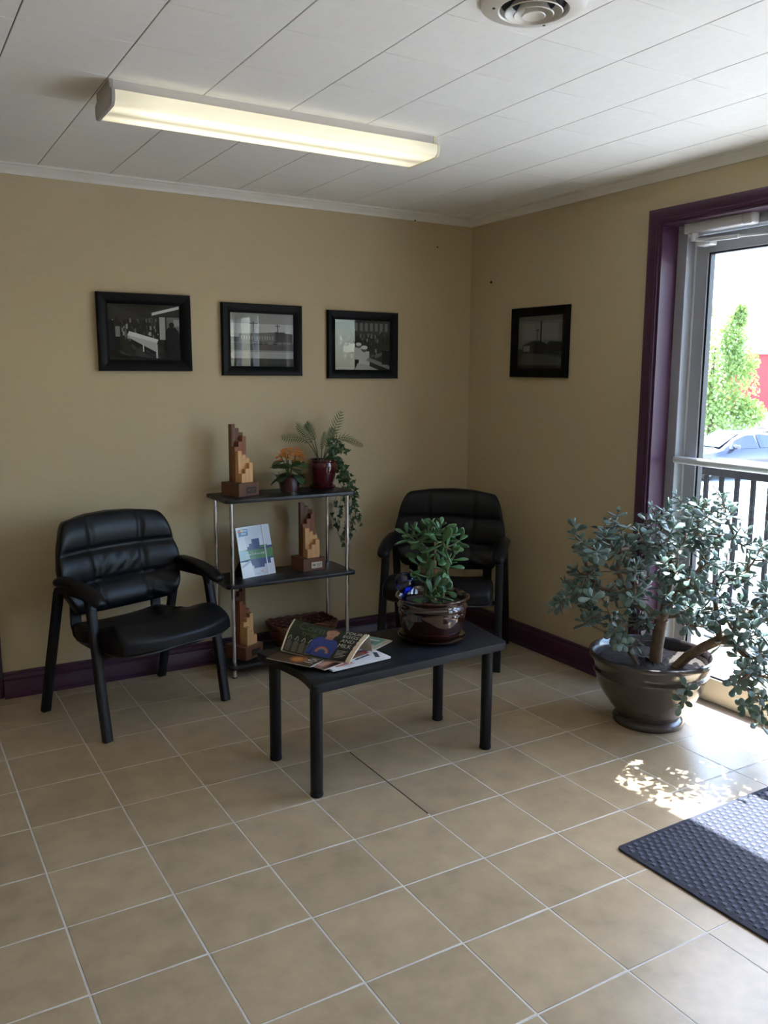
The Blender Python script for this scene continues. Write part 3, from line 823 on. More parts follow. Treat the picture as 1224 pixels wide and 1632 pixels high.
# stepped wooden awards
M_WALNUT = mat('walnut', (104, 66, 44), 0.42, var=(14, 0.16, 6), stretch=(1, 1, 0.12), spec=0.4)
M_CHERRY = mat('cherry_wood', (138, 84, 56), 0.42, var=(14, 0.12, 6), stretch=(1, 1, 0.12), spec=0.4)
M_MAPLE = mat('maple', (206, 160, 108), 0.42, var=(16, 0.08, 6), stretch=(1, 1, 0.12), spec=0.4)
HT = [(0.290, 0.269, 0.247), (0.177, 0.203, 0.228), (0.157, 0.138, 0.118), (0.046, 0.069, 0.096)]
def award(label, corner, rz, mirror, plaque):
    """corner: where the near lower corner of the base stands"""
    cw = 0.0245
    bw, bd, bh = 0.134, 0.136, 0.068
    c = Vector(corner) + Matrix.Rotation(rz, 3, 'Z') @ Vector((bw / 2, bd / 2, 0))
    t = thing('wooden_award', label, 'trophy', c, rz, 'stepped wooden awards on the shelf unit')
    bs_ = obj('base', B().ext(-bw / 2, bw / 2, -bd / 2, bd / 2, 0, bh, 0.0012), M_WALNUT, t)
    pl = B()
    pl.cur = plaque[0]
    pl.ext(-0.018, 0.046, -bd / 2 - 0.0012, -bd / 2, 0.014, 0.047)
    pl.cur = plaque[1]
    for x0, x1, z0, z1 in ((-0.012, 0.006, 0.026, 0.036), (0.011, 0.040, 0.034, 0.037), (0.014, 0.038, 0.028, 0.031), (0.016, 0.034, 0.021, 0.0235)):
        pl.ext(x0, x1, -bd / 2 - 0.0014, -bd / 2 - 0.001, z0, z1)
    obj('plaque', pl, M_GLOSSPRINT, t, smooth=False)
    for ly in range(4):
        for cx in range(3):
            hh = HT[ly][2 - cx if mirror else cx]
            x = (cx - 1) * cw + 0.004
            y = bd / 2 - 0.030 - ly * cw - cw / 2 + 0.008
            m = (M_WALNUT, M_CHERRY, M_MAPLE, M_MAPLE)[ly] if not mirror else (M_WALNUT, M_CHERRY, M_MAPLE, M_MAPLE)[ly]
            obj('block', B().ext(x - cw / 2 + .0002, x + cw / 2 - .0002, y - cw / 2 + .0002, y + cw / 2 - .0002, bh, bh + hh, 0.0004), m, t)
    return t
award('stepped wooden award with dark plaque on the top shelf', (-1.586, -0.258, SHZ[2]), R_(19), False, ((58, 46, 36), (84, 70, 54)))
award('stepped wooden award with silver plaque on the middle shelf', (-1.2214, -0.2264, SHZ[1]), R_(4), False, ((206, 196, 172), (110, 114, 100)))
award('stepped wooden award on the bottom shelf behind the table corner', (-1.5776, -0.285, SHZ[0]), R_(27), True, ((46, 40, 34), (70, 62, 52)))

# brochure folder leaning on the middle shelf
BL, BR = Vector((-1.5576, -0.2175, SHZ[1])), Vector((-1.3543, -0.1687, SHZ[1]))
ex = (BR - BL); BW = ex.length; ex.normalize()
back = Vector((-ex.y, ex.x, 0)); LEAN = R_(13.5)
ez = (Vector((0, 0, 1)) * math.cos(LEAN) + back * math.sin(LEAN)); en = ex.cross(ez)
BH = 0.263
br = thing('brochure_folder', 'white, blue and green folder propped on the middle shelf', 'folder', BL + Vector((0, 0, 0.0005)))
br.rotation_euler = Matrix((ex, ez, en)).transposed().to_euler()
# local: x right, y up the sheet, z out of the front
obj('cover', B().ext(0, BW, 0, BH, -0.004, 0, 0.0008), mat('folder_board', (222, 226, 232), 0.3, coat=0.4), br)
ab = B()
def fp(col, pts):
    z = 0.0003 + 0.00005 * len(ab.f)
    ab.poly([(x * BW, y * BH, z) for x, y in pts], col)
NAVY, GREEN = (26, 44, 104), (62, 122, 50)
fp((226, 230, 236), rect(0.006, 0.004, 0.994, 0.996))
fp((208, 213, 222), rect(0.16, 0.02, 0.99, 0.98))
fp(NAVY, rect(0.22, 0.52, 0.99, 0.60)); fp(NAVY, rect(0.32, 0.50, 0.63, 0.655)); fp(NAVY, rect(0.41, 0.60, 0.64, 0.74))
fp(GREEN, rect(0.0, 0.335, 1.0, 0.53)); fp(GREEN, rect(0.64, 0.53, 0.86, 0.60)); fp(NAVY, rect(0.64, 0.525, 0.86, 0.55))
fp(NAVY, rect(0.80, 0.53, 1.0, 0.565)); fp((208, 213, 222), rect(0.86, 0.575, 0.995, 0.62))
fp(NAVY, rect(0.30, 0.22, 0.90, 0.335)); fp(NAVY, rect(0.38, 0.165, 0.70, 0.235)); fp(NAVY, rect(0.0, 0.315, 1.0, 0.345))
fp((196, 224, 230), [(0.0, 0.34), (0.30, 0.36), (0.26, 0.52), (0.0, 0.53)])  # pale left-hand shapes: window glare painted over the printed bands
fp((240, 243, 247), [(0.0, 0.0), (0.36, 0.02), (0.33, 0.24), (0.30, 0.30), (0.0, 0.32)]); fp((190, 198, 210), [(0.03, 0.20), (0.32, 0.30), (0.28, 0.34), (0.03, 0.24)])  # lower left part of the painted glare
fp((240, 243, 247), [(0.0, 0.55), (0.26, 0.55), (0.22, 0.80), (0.0, 0.81)])  # upper left part of the painted glare
fp((92, 118, 158), rect(0.06, 0.81, 0.34, 0.955)); fp((196, 88, 84), rect(0.05, 0.90, 0.15, 0.935)); fp((232, 226, 150), rect(0.14, 0.905, 0.2, 0.945)); fp((178, 196, 218), rect(0.14, 0.85, 0.28, 0.885)); fp((216, 224, 236), rect(0.20, 0.91, 0.31, 0.93)); fp((236, 240, 245), rect(0.08, 0.802, 0.36, 0.816))
fp((222, 160, 160), disc(0.60, 0.085, 0.05, 0.016)); fp((170, 176, 186), rect(0.42, 0.047, 0.55, 0.056)); fp((170, 176, 186), rect(0.62, 0.047, 0.72, 0.056))
text_mesh(ab, 'Auto Collision Ltd.', lambda a, b_: (BW * 0.755 + a, BH * 0.428 + b_, 0.0022), 0.0155, (236, 240, 226), 'RIGHT')
obj('cover_print', ab, M_GLOSSPRINT, br, smooth=False)
obj('elastic_band', B().ext(BW * 0.765, BW * 0.795, -0.001, BH + 0.001, -0.0052, 0.003), mat('white_elastic', (232, 234, 240), 0.5), br)
obj('easel_back', B().add([(0.02, 0.0, -0.004), (BW - 0.03, 0.0, -0.004), (BW - 0.03, 0.12, -0.004), (0.02, 0.12, -0.004), (0.0, 0.022, -0.09), (BW - 0.03, 0.022, -0.09)],
                          [(0, 1, 5, 4), (1, 2, 5), (0, 4, 3), (3, 4, 5, 2), (0, 3, 2, 1)]), M_PLASTIC, br, smooth=False)

# ================================================================== LEAVES AND PLANTS
def leaf_mesh(name, m, ln=1.0, wd=0.52, th=0.17, curl=0.10, seg=6):
    """fleshy spoon-shaped leaf of unit length along +x, face up +z"""
    rings = [(0.0, 0.10, .55), (0.16, 0.26, .8), (0.38, 0.62, 1), (0.62, 0.98, 1), (0.82, 0.86, .85), (0.94, 0.52, .6)]
    vs, fs = [], []
    for t_, w, h_ in rings:
        for q in range(seg):
            a = 2 * math.pi * q / seg
            vs.append((t_ * ln, 0.5 * wd * w * math.cos(a), 0.5 * th * h_ * math.sin(a) * (0.8 if math.sin(a) > 0 else 1) + curl * t_ * t_ + 0.10 * (w * math.cos(a)) ** 2 * wd))
    vs.append((ln, 0, curl)); k = len(rings)
    for i in range(k - 1):
        for q in range(seg):
            r = (q + 1) % seg
            fs.append((i * seg + q, i * seg + r, (i + 1) * seg + r, (i + 1) * seg + q))
    for q in range(seg): fs.append(((k - 1) * seg + q, (k - 1) * seg + (q + 1) % seg, len(vs) - 1))
    fs.append(tuple(range(seg - 1, -1, -1)))
    me = bpy.data.meshes.new(name); me.from_pydata(vs, [], fs); me.shade_smooth(); me.materials.append(m)
    return me, vs, fs
def frame(d, up, roll=0.0):
    d = d.normalized()
    s = up.cross(d)
    if s.length < 1e-4: s = Vector((1, 0, 0)).cross(d)
    s.normalize(); u = d.cross(s)
    m = Matrix((d, s, u)).transposed()
    return m @ Matrix.Rotation(roll, 3, 'X') if roll else m

class Tree:
    """skeleton grown from given trunk paths to wanted tips"""
    def __init__(self): self.p = []; self.par = []; self.tip = []
    def node(self, p, par): self.p.append(Vector(p)); self.par.append(par); return len(self.p) - 1
    def path(self, pts, par=-1):
        for q in pts: par = self.node(q, par)
        return par
    def grow(self, target, rng, bend=0.25):
        best, bi = 1e9, 0
        for i, q in enumerate(self.p):
            dv = target - q
            dd = dv.length + max(0, -dv.z) * 0.9
            if i in self.tipset: dd += 0.12
            if dd < best: best, bi = dd, i
        q = self.p[bi]; dv = target - q; L = dv.length
        nseg = max(2, int(L / 0.055))
        side = Vector((rng.uniform(-1, 1), rng.uniform(-1, 1), rng.uniform(-.6, .3))) * L * bend
        par = bi
        for s in range(1, nseg + 1):
            t_ = s / nseg
            par = self.node(q + dv * t_ + side * math.sin(math.pi * t_) + Vector((0, 0, -0.10 * L * math.sin(math.pi * t_))), par)
        self.tip.append(par); self.tipset.add(par)
    def radii(self, r0, p=2.35, cap=1e9):
        n = len(self.p); acc = [0.0] * n
        kids = [0] * n
        for i in range(n):
            if self.par[i] >= 0: kids[self.par[i]] += 1
        for i in range(n - 1, -1, -1):
            if kids[i] == 0: acc[i] = r0 ** p
            if self.par[i] >= 0: acc[self.par[i]] += acc[i]
        return [min(cap, a ** (1 / p)) for a in acc]
    def mesh(self, r, n=6):
        b = B()
        for i in range(len(self.p)):
            a = self.par[i]
            if a < 0: continue
            q = [self.p[a], self.p[i]]
            if (q[0] - q[1]).length < 1e-5: continue
            ra = min(r[a], r[i] * 1.35)
            b.tube([q[0] - (q[1] - q[0]) * 0.06, q[1] + (q[1] - q[0]) * 0.06], [ra, r[i]], n if r[i] < 0.012 else 10)
        return b

def rosette(tree, r, i, rng, size, pairs, out):
    tip = tree.p[i]; par = tree.p[tree.par[i]]
    ax = (tip - par).normalized() + Vector((0, 0, 0.55)); ax.normalize()
    ref = Vector((rng.uniform(-1, 1), rng.uniform(-1, 1), 0.1)); s0 = (ref - ax * ref.dot(ax)).normalized()
    s1 = ax.cross(s0)
    for k in range(pairs):
        sd = s0 if k % 2 == 0 else s1
        pos = tip - ax * (0.30 * size * k) + ax * 0.002
        if k >= 2:   # lower pairs sit on the stem itself
            pos = tip - (tip - par).normalized() * (0.30 * size * k)
        el = (0.95, 0.45, 0.12, -0.25, -0.5)[min(k, 4)] + rng.uniform(-.22, .22)
        sc = size * ((0.62, 0.92, 1.06, 1.0, 0.9)[min(k, 4)]) * rng.uniform(0.82, 1.15)
        for sg in (1, -1):
            if rng.random() < 0.08: continue
            d = sd * sg * math.cos(el) + ax * math.sin(el)
            d.z -= 0.12 * rng.random()
            d = d + Vector((rng.uniform(-.15, .15),) * 3)
            m = frame(d, ax, rng.uniform(-.4, .4))
            out.append((pos, m, sc))

def put_leaves(leaves, root, me, vs, fs, m, limit, rot):
    """nearest leaves are parts of their own, the rest one part"""
    far = B(); org = Vector(root.location)
    W = Matrix.Rotation(rot, 3, 'Z')
    leaves = sorted(leaves, key=lambda q: (W @ q[0] + org - CAM).length)
    for k, (p, mx, sc) in enumerate(leaves):
        if k < limit:
            o = bpy.data.objects.new('leaf', me); COL.objects.link(o); o.parent = root
            o.matrix_local = Matrix.Translation(p) @ mx.to_4x4() @ Matrix.Diagonal((sc, sc, sc, 1))
        else:
            far.add([p + mx @ (Vector(v) * sc) for v in vs], fs)
    if far.v:
        o = obj('far_leaves', far, m, root, angle=80); o['kind'] = 'stuff'

# ---- big jade plant by the entrance
M_JADE = mat('jade_leaf', (100, 122, 115), 0.30, spec=0.5, var=(30, 0.14), sss=0.10)
M_JADE2 = mat('jade_leaf_dark', (74, 112, 74), 0.26, spec=0.55, var=(30, 0.14), sss=0.08)
M_BARK = mat('jade_bark', (122, 100, 80), 0.75, var=(40, 0.22), bump=(90, 0.5, 0.003))
M_SOIL = mat('dark_soil', (48, 38, 32), 0.95, var=(60, 0.4), bump=(90, 1.0, 0.006))
M_POTGREY = mat('glazed_charcoal_pot', (62, 55, 56), 0.22, spec=0.5, coat=0.5, var=(7, 0.22), coat_rough=0.12)
PC = Vector((-0.250, -1.729, 0.0))
jp = thing('jade_plant', 'large sprawling jade plant in a wide dark pot by the entrance', 'plant', PC)
prof = [(0.0, 0.0), (0.146, 0.0), (0.152, 0.006), (0.153, 0.020), (0.146, 0.030), (0.134, 0.036), (0.137, 0.048), (0.168, 0.085), (0.203, 0.135), (0.226, 0.180), (0.234, 0.212), (0.237, 0.224),
        (0.246, 0.232), (0.248, 0.244), (0.241, 0.253), (0.243, 0.264), (0.250, 0.282), (0.262, 0.296), (0.268, 0.308), (0.265, 0.318), (0.254, 0.320), (0.245, 0.312), (0.238, 0.285), (0.232, 0.255)]
obj('pot', B().lathe(prof, 72), M_POTGREY, jp, angle=50)
sb = B()
rs = random.Random(5)
sb.grid(lambda i, j: (0.24 * (j / 9) * math.cos(2 * math.pi * i / 36), 0.24 * (j / 9) * math.sin(2 * math.pi * i / 36), 0.272 + (0.012 * rs.random() if j < 9 else -0.006)), 36, 10, wu=True)
obj('soil', sb, M_SOIL, jp, angle=20)
A_ = Vector((0.67, -0.742, 0)); B_ = Vector((-0.742, -0.67, 0))      # right in the picture, towards the camera
def ab_(a, b_, z): return A_ * a + B_ * b_ + Vector((0, 0, z))
rng = random.Random(21)
tr = Tree(); tr.tipset = set()
r0 = tr.path([ab_(0.02, 0, 0.27), ab_(0.022, 0.0, 0.34), ab_(0.03, 0.0, 0.42), ab_(0.035, .01, .47)])
tr.path([ab_(-0.05, 0.02, 0.54), ab_(-0.12, 0.02, 0.60), ab_(-0.16, 0.03, 0.68), ab_(-0.15, 0.03, 0.77)], r0)
tr.path([ab_(0.05, -0.02, 0.56), ab_(0.07, -0.04, 0.66), ab_(0.06, -.05, .76)], r0)
tr.path([ab_(-0.13, 0.06, 0.58), ab_(-0.22, 0.06, 0.60), ab_(-0.28, 0.07, 0.66), ab_(-0.3, .07, .74)], r0)
tr.path([ab_(0.08, -0.02, 0.57), ab_(0.16, 0.0, 0.66), ab_(0.2, 0.0, 0.74), ab_(0.19, 0.0, .84)], r0)
r1 = tr.path([ab_(0.10, 0.05, 0.27), ab_(0.15, 0.05, 0.33), ab_(0.21, 0.06, 0.38), ab_(0.27, 0.07, 0.42)])
tr.path([ab_(0.33, 0.08, 0.46), ab_(0.37, 0.09, 0.54), ab_(0.42, 0.09, 0.62)], r1)
tr.path([ab_(0.32, 0.10, 0.42), ab_(0.37, 0.12, 0.38), ab_(0.39, 0.13, 0.31)], r1)
tr.path([ab_(0.26, 0.05, 0.50), ab_(0.24, 0.05, 0.60), ab_(0.26, 0.05, 0.70)], r1)
r2 = tr.path([ab_(-0.05, 0.07, 0.27), ab_(-0.10, 0.09, 0.35), ab_(-0.19, 0.11, 0.42), ab_(-0.28, 0.12, 0.46)])
# silhouette of the crown in (a, z)
SIL = [(-0.44, 0.46), (-0.40, 0.62), (-0.34, 0.70), (-0.36, 0.86), (-0.28, 0.86), (-0.15, 0.93), (-0.03, 0.95), (0.06, 0.98), (0.13, 1.04), (0.24, 1.06), (0.30, 0.97), (0.40, 0.86), (0.50, 0.82), (0.60, 0.80), (0.62, 0.5), (0.55, 0.30), (0.45, 0.12), (0.36, 0.14), (0.31, 0.30), (0.33, 0.40), (0.2, 0.44), (0.1, 0.50), (0.05, 0.44), (-0.08, 0.36), (-0.2, 0.36), (-0.26, 0.42), (-0.32, 0.48)]
def inpoly(x, y):
    c = False
    for i in range(len(SIL)):
        (x1, y1), (x2, y2) = SIL[i], SIL[i - 1]
        if (y1 > y) != (y2 > y) and x < (x2 - x1) * (y - y1) / (y2 - y1) + x1: c = not c
    return c
tips = [ab_(-0.43, 0.06, 0.50), ab_(-0.35, 0.04, 0.87), ab_(-0.17, 0.02, 0.93), ab_(0.22, 0.02, 1.05), ab_(0.13, -0.03, 0.98), ab_(0.12, 0.30, 0.20), ab_(0.14, 0.29, 0.27), ab_(0.39, 0.12, 0.15)]
def room_ok(p):
    w = p + PC
    return (w.x < -0.06 or (w.y < -1.53 and w.x < 0.055))
while len(tips) < 300:
    a, z = rng.uniform(-0.46, 0.64), rng.uniform(0.1, 1.07)
    if not inpoly(a, z): continue
    b_ = rng.gauss(0.03, 0.15)
    if abs(b_) > 0.34: continue
    if a > 0.3: b_ = abs(b_) + 0.02
    p = ab_(a, b_, z)
    if not room_ok(p): continue
    if z < 0.40 and (p.x ** 2 + p.y ** 2) < 0.27 ** 2: continue
    if any((p - q).length < 0.040 for q in tips): continue
    tips.append(p)
tips.sort(key=lambda p: (p - Vector((0, 0, 0.5))).length)
for p in tips: tr.grow(p, rng, 0.12)
rad = tr.radii(0.0026, 2.2, 0.034)
obj('branches', tr.mesh(rad), M_BARK, jp, angle=60)
JL, jv, jf = leaf_mesh('leaf', M_JADE, wd=0.55, th=0.16)
lv = []
for i in tr.tip: rosette(tr, rad, i, rng, rng.uniform(0.044, 0.056), rng.choice((3, 4, 4, 5)), lv)
kids = set(tr.par)
for i in range(len(tr.p)):      # a few pairs along the thin twigs
    if rad[i] < 0.0052 and tr.par[i] >= 0 and rng.random() < 0.42 and i not in tr.tipset:
        d = (tr.p[i] - tr.p[tr.par[i]]).normalized()
        s = d.cross(Vector((rng.uniform(-1, 1), rng.uniform(-1, 1), rng.uniform(-1, 1)))).normalized()
        for sg in (1, -1):
            lv.append((tr.p[i], frame(s * sg + d * 0.35 + Vector((0, 0, -0.1)), Vector((0, 0, 1)), rng.uniform(-.5, .5)), rng.uniform(0.040, 0.052)))
lv = [q for q in lv if (lambda w: w.x < -0.03 or (w.y < -1.47 and w.x < 0.13))(q[0] + q[1] @ Vector((q[2], 0, 0)) + PC)]
put_leaves(lv, jp, JL, jv, jf, M_JADE, 300, 0.0)

# ---- coffee table
M_TABLE = mat('charcoal_laminate', (24, 27, 33), 0.45, spec=0.28, bump=(450, 0.15, 0.0004), var=(120, 0.08))
TZ = 0.45
tb = thing('coffee_table', 'low charcoal table with scooped end and four round legs', 'table', (-1.44, -1.46, 0))
def bez(p0, p1, p2, n): return [((1 - t) ** 2 * p0[0] + 2 * t * (1 - t) * p1[0] + t * t * p2[0], (1 - t) ** 2 * p0[1] + 2 * t * (1 - t) * p1[1] + t * t * p2[1]) for t in [q / n for q in range(n + 1)]]
def rounded(pts, r, n=5):
    out = []; k = len(pts)
    for i in range(k):
        p, a, b_ = Vector(pts[i]), Vector(pts[i - 1]), Vector(pts[(i + 1) % k])
        ra = min(r[i], (a - p).length * .45, (b_ - p).length * .45)
        if ra < 1e-4: out.append(tuple(p)); continue
        out += bez(p + (a - p).normalized() * ra, p, p + (b_ - p).normalized() * ra, n)
    return out
top = [(-0.472, 0.226), (-0.452, 0.13), (-0.432, 0.03), (-0.418, -0.08), (-0.428, -0.17), (-0.446, -0.236), (0.463, -0.168), (0.508, 0.222)]
obj('table_top', B().prism(rounded(top, [0.03, .05, .05, .08, .05, 0.045, 0.022, 0.03]), TZ - 0.030, TZ, 0.003), M_TABLE, tb, fixn=True)
for u, v in ((440, 1213), (505, 1272), (773, 1195), (697, 1149)):
    q = onz(u, v) ; dv = Vector((q.x - CAM.x, q.y - CAM.y, 0)).normalized() * 0.018
    lx, ly = q.x + dv.x + 1.44, q.y + dv.y + 1.46
    lg = obj('leg', B().lathe([(0.0, 0.0), (0.0215, 0.0), (0.023, 0.003), (0.023, TZ - 0.03)], 24, (lx, ly, 0)), M_BLACKMETAL, tb)
    obj('foot_cap', B().lathe([(0.0232, 0.002), (0.0242, 0.003), (0.0242, 0.014), (0.0232, 0.015)], 24, (lx, ly, 0)), M_PLASTIC, lg)

# ---- potted jade on the table
M_POTBROWN = mat('glossy_brown_glaze', (44, 17, 15), 0.10, spec=0.6, coat=0.8, var=(6, 0.15))
TC = Vector((-1.212, -1.429, TZ))
sc_ = obj('plant_saucer', B().lathe([(0, 0.0), (0.112, 0.0), (0.128, 0.005), (0.139, 0.016), (0.140, 0.020), (0.136, 0.021), (0.124, 0.010), (0.0, 0.008)], 64), M_POTBROWN, angle=60)
sc_.location = TC
tag(sc_, 'glossy brown saucer under the pot on the table', 'saucer')
tp = thing('potted_jade', 'young jade plant staked in a glossy brown pot on the table', 'plant', TC + Vector((0, 0, 0.0102)))
prof = [(0, 0.0), (0.104, 0.0), (0.110, 0.004), (0.119, 0.022), (0.130, 0.055), (0.136, 0.090), (0.138, 0.110), (0.136, 0.118), (0.141, 0.124), (0.143, 0.132), (0.138, 0.139), (0.134, 0.146), (0.138, 0.154), (0.147, 0.162), (0.152, 0.168), (0.151, 0.173), (0.144, 0.174), (0.137, 0.165), (0.131, 0.14), (0.129, 0.12)]
obj('pot', B().lathe(prof, 72), M_POTBROWN, tp, angle=60)
sb = B(); sb.grid(lambda i, j: (0.132 * (j / 7) * math.cos(2 * math.pi * i / 30), 0.132 * (j / 7) * math.sin(2 * math.pi * i / 30), 0.135 + 0.006 * rs.random()), 30, 8, wu=True)
obj('soil', sb, M_SOIL, tp, angle=20)
C_ = Vector((0.82, -0.57, 0)); D_ = Vector((-0.57, -0.82, 0))        # right in the picture, towards the camera
def cd_(a, d, z): return C_ * a + D_ * d + Vector((0, 0, z))
obj('stake', B().tube([cd_(0.012, 0.03, 0.12), cd_(0.008, 0.032, 0.395)], 0.0045, 8), mat('bamboo', (190, 150, 100), 0.5), tp)
rng = random.Random(44)
tr = Tree(); tr.tipset = set()
q1 = tr.path([cd_(0.0, 0, 0.13), cd_(-0.015, 0, 0.20), cd_(-0.02, 0, 0.28), cd_(-0.03, .01, .36)])
q2 = tr.path([cd_(0.04, 0.01, 0.13), cd_(0.045, 0.01, 0.21), cd_(0.055, 0.01, 0.30)])
q3 = tr.path([cd_(-0.035, 0.03, 0.13), cd_(-0.03, 0.04, 0.18), cd_(-0.025, 0.04, 0.23)])
tt = [(-0.08, 0, 0.43), (-0.035, 0.02, 0.44), (0.0, 0.0, 0.455), (0.045, 0.02, 0.44), (0.09, 0.0, 0.425), (-0.05, 0.05, 0.41), (0.02, 0.06, 0.40), (0.07, 0.05, 0.37), (-0.055, 0.04, 0.30), (-0.02, 0.06, 0.33), (0.075, 0.03, 0.31), (0.06, 0.06, 0.27), (-0.03, 0.07, 0.235), (0.02, 0.07, 0.225), (0.055, 0.06, 0.21), (0.0, 0.08, 0.185), (0.0, -0.06, 0.42), (0.05, -0.05, 0.36), (-0.05, -0.04, 0.34), (0.03, 0.05, 0.31), (-0.105, 0.01, 0.42), (0.105, 0.02, 0.40), (-0.02, 0.05, 0.46), (0.03, 0.03, 0.46), (0.085, 0.05, 0.345), (-0.07, 0.03, 0.26), (-0.01, 0.06, 0.28), (0.04, 0.07, 0.35), (-0.04, 0.0, 0.39), (0.07, -0.02, 0.41), (0.02, 0.075, 0.20)]
for q in tt: tr.grow(cd_(*q), rng, 0.1)
rad = tr.radii(0.0030, 2.3, 0.011)
obj('stems', tr.mesh(rad, 7), mat('jade_stem', (92, 108, 66), 0.5, var=(40, .2)), tp, angle=60)
JL2, jv2, jf2 = leaf_mesh('leaf', M_JADE2, wd=0.46, th=0.13, curl=0.05, seg=8)
lv = []
for i in tr.tip: rosette(tr, rad, i, rng, rng.uniform(0.070, 0.086), rng.choice((2, 2, 3)), lv)
lv = [q for q in lv if (q[0] + q[1] @ Vector((q[2], 0, 0))).z > 0.15]
put_leaves(lv, tp, JL2, jv2, jf2, M_JADE2, 300, 0.0)

# blue glass watering globe standing in the pot
gm = glass_mat('blue_glass', (92, 112, 222), 1.5, 0.0, 0.05)
gc = onz(642, 922, 0.655)
gc = TC + cd_(-0.112, 0.045, 0)
gl = thing('watering_globe', 'blue glass watering globe stuck in the brown pot', 'glass globe', (gc.x, gc.y, TZ + 0.150))
prf = []
for q in range(15):
    a = -math.pi / 2 + 0.28 + (math.pi - 0.28) * q / 14
    prf.append((0.042 * math.cos(a), 0.092 + 0.042 * math.sin(a)))
prf[-1] = (0.0, 0.134)
obj('bulb', B().lathe([(0.0, -0.006), (0.006, -0.004), (0.0075, 0.02), (0.0085, 0.042)] + prf, 40), gm, gl, angle=70)

# ---- magazines and folded newspaper on the table
def magazine(label, corner, ang, w, d, z, th, cover, art, curl=0.0):
    t = thing('magazine', label, 'magazine', (corner[0], corner[1], z), ang, 'magazines on the table')
    n = 9
    def zz(x, y): return curl * (x / w) ** 2
    pg = B()
    pg.grid(lambda i, j: (0.0015 + (w - 0.002) * i / (n - 1), 0.001 + (d - 0.002) * j / (n - 1), zz(w * i / (n - 1), 0)), n, n, flip=True)
    pg.grid(lambda i, j: (0.0015 + (w - 0.002) * i / (n - 1), 0.001 + (d - 0.002) * j / (n - 1), th - 0.0004 + zz(w * i / (n - 1), 0)), n, n)
    edge = [(i, 0) for i in range(n - 1)] + [(n - 1, j) for j in range(n - 1)] + [(i, n - 1) for i in range(n - 1, 0, -1)] + [(0, j) for j in range(n - 1, 0, -1)]
    P = [(0.0015 + (w - 0.002) * i / (n - 1), 0.001 + (d - 0.002) * j / (n - 1), zz(w * i / (n - 1), 0)) for i, j in edge]
    k = len(P)
    pg.add(P + [(x, y, q + th - 0.0004) for x, y, q in P], [(q, (q + 1) % k, k + (q + 1) % k, k + q) for q in range(k)])
    obj('pages', pg, mat('page_edges', (214, 210, 204), 0.6, stretch=(1, 1, 60), var=(30, 0.12)), t, fixn=True)
    cv = B(); cv.cur = cover
    cv.grid(lambda i, j: (w * i / (n - 1), d * j / (n - 1), th + zz(w * i / (n - 1), 0)), n, n)
    for q, it in enumerate(art):
        dz = th + 0.0003 + 0.00006 * q
        if it[0] == 'T':
            _, col, s, x, y, sz, rot = it
            text_mesh(cv, s, lambda a, b_: (x + a * math.cos(rot) - b_ * math.sin(rot), y + a * math.sin(rot) + b_ * math.cos(rot), dz + zz(x + a, 0)), sz, col)
        else:
            cv.poly([(x * w, y * d, dz + zz(x * w, 0)) for x, y in it[1]], it[0])
    obj('cover', cv, M_GLOSSPRINT, t, smooth=False)
    return t
WH = (232, 232, 234)
z0 = TZ + 0.0003
q = onz(622, 1018, TZ + 0.004)
magazine('magazine with turquoise cover furthest right in the table stack', (-1.560, -1.490, 0), R_(28), 0.205, 0.262, z0, 0.004, (188, 186, 170),
         [((86, 160, 160), rect(0.55, 0.1, 0.97, 0.5)), ((120, 176, 172), rect(0.6, 0.55, 0.96, 0.9)), ((150, 130, 96), rect(0.3, 0.2, 0.52, 0.8)), ((60, 96, 100), rect(0.62, 0.2, 0.7, 0.45)), ((210, 214, 204), rect(0.78, 0.15, 0.86, 0.42))])
magazine('white magazine with red and blue cover shapes under the newspaper', (-1.762, -1.610, 0), R_(6), 0.262, 0.205, z0 + 0.0045, 0.007, WH,
         [((70, 78, 120), rect(0.55, 0.5, 0.95, 0.62)), ((190, 60, 52), rect(0.72, 0.4, 0.84, 0.56)), ((44, 46, 60), [(0.5, 0.2), (0.8, 0.3), (0.78, 0.4), (0.5, 0.3)]), ((206, 190, 180), rect(0.6, 0.7, 0.95, 0.9)), ((60, 66, 96), [(0.86, 0.1), (0.95, 0.35), (0.9, 0.4), (0.8, 0.14)]), ((210, 120, 110), rect(0.1, 0.1, 0.4, 0.18))])
magazine('thin magazine with reddish cover poking out under the newspaper', (-1.792, -1.600, 0), R_(20), 0.235, 0.19, z0 + 0.0122, 0.003, (150, 110, 96),
         [((70, 44, 38), rect(0.02, 0.02, 0.5, 0.12)), ((196, 150, 130), rect(0.1, 0.16, 0.9, 0.3))])
magazine('brown magazine with big white numerals under the newspaper', (-1.826, -1.556, 0), R_(30), 0.225, 0.20, z0 + 0.0156, 0.004, (62, 44, 34),
         [((146, 92, 50), disc(0.22, 0.42, 0.16, 0.18, 14)), ((190, 128, 60), disc(0.2, 0.44, 0.09, 0.1, 12)), ((96, 60, 40), rect(0.4, 0.3, 0.95, 0.5)), ('T', (232, 226, 214), '100', 0.022, 0.014, 0.052, 0.0)])
FL, FR = onz(449, 1036, TZ + 0.030), onz(551, 1055, TZ + 0.028)
RL, RR = onz(470, 987, TZ + 0.104), onz(583, 1011, TZ + 0.100)
nw = thing('newspaper', 'folded dark newspaper tented on top of the magazines', 'newspaper', FL)
e1 = (FR - FL); e1b = (RR - RL)
bk = (RL - FL); bk.z = 0; bk.normalize()
def front(s, t, off=0.0):
    lo, hi = FL.lerp(FR, s), RL.lerp(RR, s)
    p = lo.lerp(hi, t)
    p.z += 0.014 * math.sin(math.pi * t) * (1 - 0.3 * s) - 0.005 * math.sin(math.pi * s)
    nn = e1.cross(hi - lo).normalized()
    return p + nn * off - FL
LAY = 4
